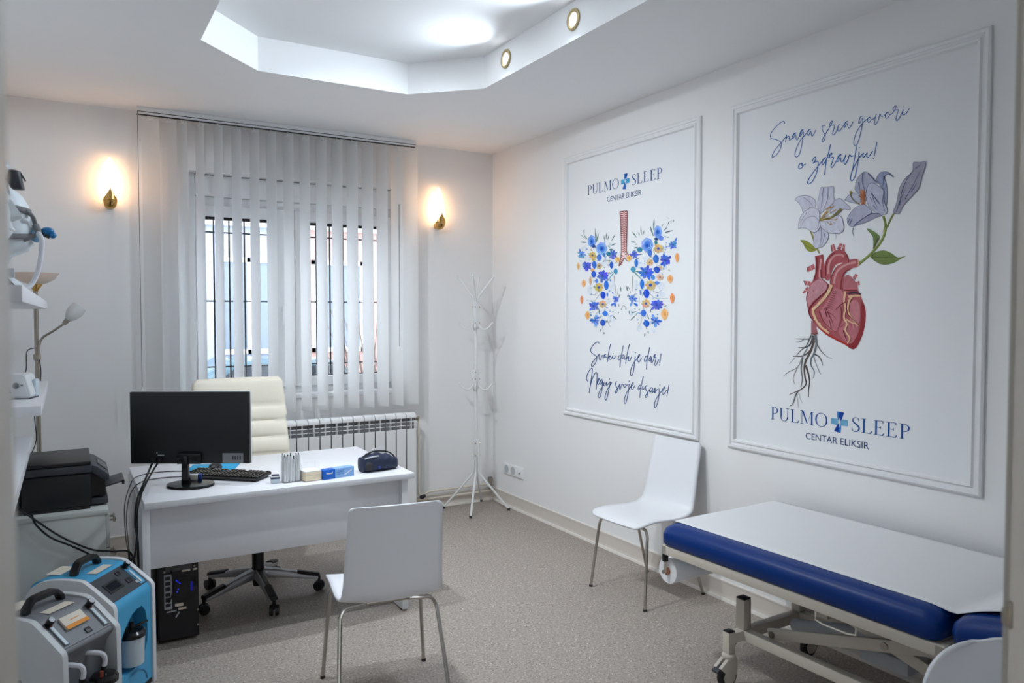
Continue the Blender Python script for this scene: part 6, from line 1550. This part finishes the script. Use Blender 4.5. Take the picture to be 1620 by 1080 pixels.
ik.fill([(465, 382), (508, 350), (556, 388), (590, 446), (590, 492), (480, 492), (455, 440)], (182, 108, 114), True, 2)
ik.fill([(420, 880), (450, 780), (500, 760), (540, 840), (600, 830), (590, 900), (540, 980), (480, 960)], (186, 110, 116), True, 2)
ik.fill([(200, 175), (275, 158), (280, 230), (300, 330), (292, 384), (246, 372), (180, 402), (202, 330), (206, 250)], (164, 74, 80), False, 4)
ik.fill([(288, 372), (290, 250), (320, 182), (370, 132), (430, 115), (482, 140), (506, 192), (510, 242), (440, 240), (400, 252), (362, 300), (342, 372), (320, 402)], (172, 84, 90), True, 4)
ik.fill([(338, 432), (350, 360), (390, 282), (450, 236), (530, 206), (592, 204), (606, 250), (590, 272), (530, 292), (482, 332), (462, 400), (452, 482), (400, 470)], (176, 92, 96), True, 5)
ik.fill([(385, 258), (440, 236), (456, 240), (400, 264)], (236, 206, 196), True, 6)
for pts, w, c in (([(255, 200), (246, 300), (242, 372)], 16, (216, 158, 158)), ([(215, 190), (215, 300), (195, 390)], 14, (132, 44, 50)), ([(325, 340), (330, 250), (370, 180), (430, 160), (470, 180)], 20, (206, 140, 142)), ([(300, 360), (300, 260), (330, 190), (380, 145)], 8, (130, 44, 50)), ([(490, 160), (506, 200), (508, 236)], 10, (138, 50, 54)), ([(375, 430), (390, 350), (430, 290), (500, 250), (580, 230)], 20, (208, 146, 146)), ([(440, 480), (446, 400), (470, 330), (530, 290)], 10, (134, 46, 50)), ([(346, 430), (354, 360), (394, 282)], 6, (120, 40, 46)), ([(600, 210), (604, 250), (590, 270)], 12, (226, 186, 146))):
    ik.stroke(pts, w, c, layer=7)
for pts, w in (([(352, 440), (322, 510), (270, 580), (212, 640), (182, 672), (200, 742), (250, 822), (330, 888)], 30), ([(478, 500), (470, 590), (480, 650), (468, 740), (494, 800), (480, 860), (520, 930), (500, 980)], 20), ([(540, 548), (512, 600), (506, 690), (560, 770), (600, 820)], 18), ([(510, 552), (570, 540), (622, 544)], 22), ([(490, 760), (540, 790), (575, 800)], 16)):
    ik.stroke(pts, w, (228, 184, 146), w * 0.6, layer=8)
for i in range(26):
    t_ = rf.random(); pth = [(352, 440), (322, 510), (270, 580), (212, 640), (182, 672), (200, 742), (250, 822), (330, 888)]
    k_ = t_ * 6.99; p_ = Vector(pth[int(k_)]).lerp(Vector(pth[min(7, int(k_) + 1)]), k_ % 1)
    ik.dot((p_.x + rf.uniform(-8, 8), p_.y + rf.uniform(-8, 8)), rf.uniform(4, 9), J((238, 204, 164), 14), 9, n=8)
for pts, w in (([(320, 440), (300, 500), (230, 560), (160, 640), (145, 700), (190, 790)], 12), ([(300, 650), (320, 700), (350, 760), (372, 820)], 7), ([(318, 690), (360, 715), (392, 752)], 6), ([(480, 598), (430, 630), (388, 672)], 8), ([(440, 640), (446, 760), (408, 850)], 6), ([(486, 600), (500, 700), (520, 740)], 8), ([(500, 710), (560, 770), (600, 812)], 7), ([(460, 860), (480, 920), (500, 960)], 7), ([(330, 760), (352, 840)], 5), ([(290, 660), (310, 740)], 10), ([(440, 830), (470, 800)], 6), ([(560, 800), (570, 840)], 5), ([(250, 300), (262, 380), (320, 430)], 7), ([(130, 510), (120, 570), (135, 650)], 6), ([(240, 690), (280, 780), (350, 850), (400, 880)], 7)):
    ik.stroke(pts, w, (122, 32, 42), w * 0.4, layer=10)
for i in range(9):
    ik.stroke([(362 - i * 7, 492 + i * 20), (378 - i * 4, 505 + i * 19), (404 - i * 5, 500 + i * 22)], 6, (130, 42, 52), 2, layer=10)
for i in range(22):
    x, y = rf.uniform(150, 300), rf.uniform(420, 560)
    if (x - 215) ** 2 / 80 ** 2 + (y - 490) ** 2 / 80 ** 2 < 0.8: ik.stroke([(x, y), (x - 6, y + 18)], 3, (160, 88, 100), 1.5, layer=10)
ik.stroke([(500, 520), (560, 512), (622, 522)], 13, (58, 44, 74), layer=11); ik.stroke([(470, 486), (530, 494), (592, 492)], 7, (128, 40, 48), layer=11); ik.stroke([(190, 300), (200, 790)][:0] or [(165, 888), (196, 897), (226, 890)], 7, (110, 52, 60), layer=11)
ik.done('heart_print', 'dark pink anatomical heart')

# ---------------------------------------------------------------- roots
ik = INK(m2_, (1235, 515, 100 / 831))
for pts, w, w1, c in (([(410, 110), (380, 170), (310, 175), (200, 172)], 24, 8, (112, 114, 116)), ([(310, 176), (250, 212), (200, 214)], 12, 5, (128, 130, 132)), ([(430, 130), (390, 240), (330, 285), (230, 290)], 26, 10, (84, 80, 82)), ([(380, 170), (340, 260), (260, 330), (210, 390)], 18, 8, (104, 108, 108)), ([(440, 150), (400, 310), (290, 395), (165, 402)], 30, 10, (92, 84, 82)), ([(350, 300), (290, 400), (225, 540), (100, 610), (35, 665)], 18, 4, (128, 132, 132)), ([(225, 540), (175, 650), (165, 700), (182, 765)], 12, 5, (150, 140, 142)), ([(190, 420), (110, 505)], 9, 4, (140, 142, 142)), ([(290, 420), (270, 560), (285, 700), (265, 810)], 20, 10, (112, 112, 106)), ([(440, 200), (390, 340), (330, 460), (310, 560), (320, 680), (335, 760), (290, 820), (220, 860), (115, 905)], 32, 8, (92, 76, 70)), ([(330, 520), (365, 640), (380, 740), (365, 850), (366, 940)], 26, 8, (86, 78, 74)), ([(235, 850), (195, 920), (160, 1030), (120, 1055)], 18, 8, (92, 88, 88)), ([(215, 900), (225, 1000), (235, 1075)], 8, 4, (150, 150, 150)), ([(240, 890), (262, 970), (285, 1015)], 8, 4, (150, 150, 150)), ([(455, 120), (470, 230), (440, 360), (400, 440), (400, 520), (440, 600), (430, 690)], 34, 7, (110, 116, 120)), ([(430, 380), (450, 460), (490, 560)], 12, 6, (120, 124, 126)), ([(490, 560), (515, 620), (532, 640)], 10, 4, (128, 130, 132)), ([(445, 375), (500, 405), (540, 470), (548, 525)], 20, 8, (96, 94, 94)), ([(475, 240), (530, 330), (600, 400), (680, 436)], 16, 4, (110, 112, 114))):
    ik.stroke(pts, w, c, w1, layer=2)
ik.done('root_print', 'grey roots below the heart')

# ---------------------------------------------------------------- lilies
OUT = (134, 130, 154)
ik = INK(m2_, (1245, 285, 110 / 1033))
ik.stroke([(350, 745), (385, 850), (440, 1000), (482, 1085)], 26, (150, 146, 80), layer=0)
ik.fill([(195, 892), (262, 890), (342, 932), (430, 1012), (424, 1050), (330, 1062), (268, 1000), (240, 942)], (146, 150, 62), True, 1); ik.stroke([(200, 895), (300, 980), (425, 1040)], 8, (104, 108, 50), layer=2)
PET = [([(118, 292), (160, 246), (250, 230), (340, 240), (410, 290), (432, 352), (410, 402), (350, 402), (292, 450), (240, 472), (220, 410), (180, 342)], (206, 206, 220)), ([(460, 432), (456, 330), (480, 220), (502, 110), (560, 105), (622, 100), (690, 95), (690, 220), (702, 312), (640, 382), (560, 440), (500, 490)], (204, 205, 220)), ([(676, 380), (700, 312), (780, 266), (850, 322), (932, 402), (922, 440), (840, 430), (780, 482), (740, 520), (640, 482)], (198, 200, 216)), ([(400, 780), (470, 750), (512, 700), (610, 792), (602, 880), (540, 972), (480, 1000), (400, 990)], (202, 203, 218)), ([(478, 600), (560, 540), (680, 530), (790, 530), (832, 620), (842, 720), (800, 780), (720, 792), (620, 782), (540, 732), (500, 682)], (208, 209, 222)), ([(170, 722), (180, 600), (230, 500), (330, 422), (420, 420), (480, 470), (482, 600), (492, 682), (440, 762), (380, 772), (300, 722), (220, 706)], (212, 212, 224))]
for i, (p, c) in enumerate(PET):
    ik.fill(p, c, True, 2 + i); q = p + [p[0]]; ik.stroke(q, 6, OUT, layer=3 + i, k=3)
for pts in ([(240, 250), (330, 320), (400, 400)], [(540, 120), (520, 300), (500, 470)], [(610, 115), (600, 280), (540, 440)], [(480, 600), (400, 540), (280, 570), (200, 700)], [(470, 610), (460, 700), (420, 740)], [(505, 700), (510, 850), (480, 980)], [(560, 790), (540, 900), (500, 980)], [(590, 600), (620, 650)], [(640, 610), (670, 670)], [(690, 620), (720, 650)], [(560, 610), (580, 670)], [(720, 790), (730, 840), (715, 885)], [(300, 470), (240, 560), (190, 640)], [(780, 740), (810, 770)]): ik.stroke(pts, 8, OUT, 3, layer=9)
for a in ((610, 410), (640, 400), (690, 390), (720, 440), (730, 580), (650, 650), (590, 470), (560, 500)):
    ik.stroke([(480, 598), ((480 + a[0]) / 2 + 6, (598 + a[1]) / 2 - 8), a], 7, (172, 140, 84), 5, layer=10); ik.stroke([(a[0] - 22, a[1] + 16), (a[0] + 14, a[1] - 10)], 16, (196, 142, 76), 8, layer=11)
ik.stroke([(474, 600), (560, 572), (660, 552), (740, 486), (806, 422)], 20, (122, 112, 56), 34, layer=12); ik.stroke([(480, 596), (560, 566), (650, 548)], 7, (206, 190, 120), layer=13)
ik.done('lily_print', 'pale open lily on the left')
ik = INK(m2_, (1325, 245, 150 / 900))
G = (112, 132, 66)
ik.stroke([(195, 1042), (320, 935), (420, 810), (458, 690), (436, 580)], 26, G, 24, layer=0); ik.stroke([(470, 690), (500, 620), (540, 545)], 20, (122, 128, 76), 18, layer=0); ik.stroke([(205, 1030), (330, 915), (425, 790), (455, 690)], 6, (170, 176, 96), layer=1); ik.stroke([(430, 590), (446, 660), (430, 740)], 5, (176, 170, 90), layer=1)
ik.fill([(275, 700), (322, 712), (382, 752), (402, 782), (380, 832), (340, 890), (335, 780)], (110, 132, 76), True, 1); ik.fill([(310, 966), (360, 922), (440, 906), (512, 932), (572, 972), (652, 956), (600, 986), (540, 1022), (450, 1040), (380, 1022)], (118, 136, 74), True, 1); ik.stroke([(320, 966), (440, 970), (580, 974)], 5, (84, 102, 54), layer=2); ik.stroke([(390, 790), (365, 830), (340, 890)], 12, (84, 74, 56), layer=2); ik.stroke([(360, 925), (330, 965), (380, 1020), (450, 1040), (540, 1022)], 5, (84, 92, 50), layer=2)
B = (84, 92, 130)
for i, (p, c) in enumerate([([(165, 332), (180, 240), (240, 166), (292, 172), (352, 232), (382, 262), (330, 272), (282, 300), (262, 372), (200, 362)], (176, 178, 198)), ([(368, 232), (400, 172), (440, 160), (482, 166), (532, 212), (482, 184), (446, 210), (462, 272), (472, 362), (462, 482), (440, 422), (430, 332)], (150, 158, 186)), ([(68, 430), (110, 380), (180, 360), (230, 400), (200, 460), (130, 450)], (190, 194, 210)), ([(90, 602), (112, 562), (170, 500), (250, 470), (302, 512), (322, 542), (250, 602), (182, 642), (150, 682), (100, 662)], (180, 180, 200)), ([(150, 672), (232, 612), (322, 552), (420, 572), (360, 592), (282, 632), (190, 662)], (160, 158, 182)), ([(268, 382), (288, 292), (330, 266), (382, 292), (440, 342), (442, 442), (472, 522), (452, 562), (380, 552), (320, 512), (280, 452)], (188, 190, 208)), ([(525, 542), (560, 452), (590, 312), (642, 222), (712, 152), (718, 72), (780, 72), (832, 62), (830, 112), (792, 232), (772, 312), (702, 392), (622, 482), (580, 560)], (166, 162, 178))]):
    ik.fill(p, c, True, 2 + i); ik.stroke(p + [p[0]], 4, (112, 112, 142), layer=3 + i, k=3)
for pts in ([(240, 170), (235, 260), (260, 340)], [(290, 172), (340, 230), (380, 270)], [(320, 360), (345, 430), (380, 500)], [(310, 400), (330, 450)], [(350, 400), (400, 460)], [(340, 480), (380, 530)], [(440, 340), (430, 450), (450, 540)], [(440, 200), (430, 300)], [(110, 660), (140, 600)], [(160, 670), (230, 610), (320, 560), (400, 555)], [(100, 640), (120, 590)], [(150, 690), (142, 730), (155, 770)], [(200, 260), (210, 340)], [(330, 370), (370, 430), (410, 480)], [(590, 480), (610, 350), (660, 230), (720, 150)], [(640, 420), (720, 280), (790, 140)], [(560, 540), (590, 440), (640, 330)], [(740, 130), (800, 80)], [(700, 350), (750, 270)], [(480, 170), (510, 190), (528, 215)]): ik.stroke(pts, 8, B, 3, layer=10)
ik.fill([(215, 340), (262, 345), (262, 470), (225, 470)], (186, 132, 108), True, 4)
for a in ((215, 350), (200, 385), (240, 340), (222, 400), (245, 445), (230, 470)): ik.stroke([(255, 420), a], 9, (178, 104, 62), 12, layer=11)
ik.stroke([(120, 350), (130, 400), (165, 440), (210, 470)], 9, (112, 100, 66), layer=12); ik.dot((124, 355), 12, (150, 128, 66), 12, 16)
ik.done('lily_print', 'grey lily and bud on the right')
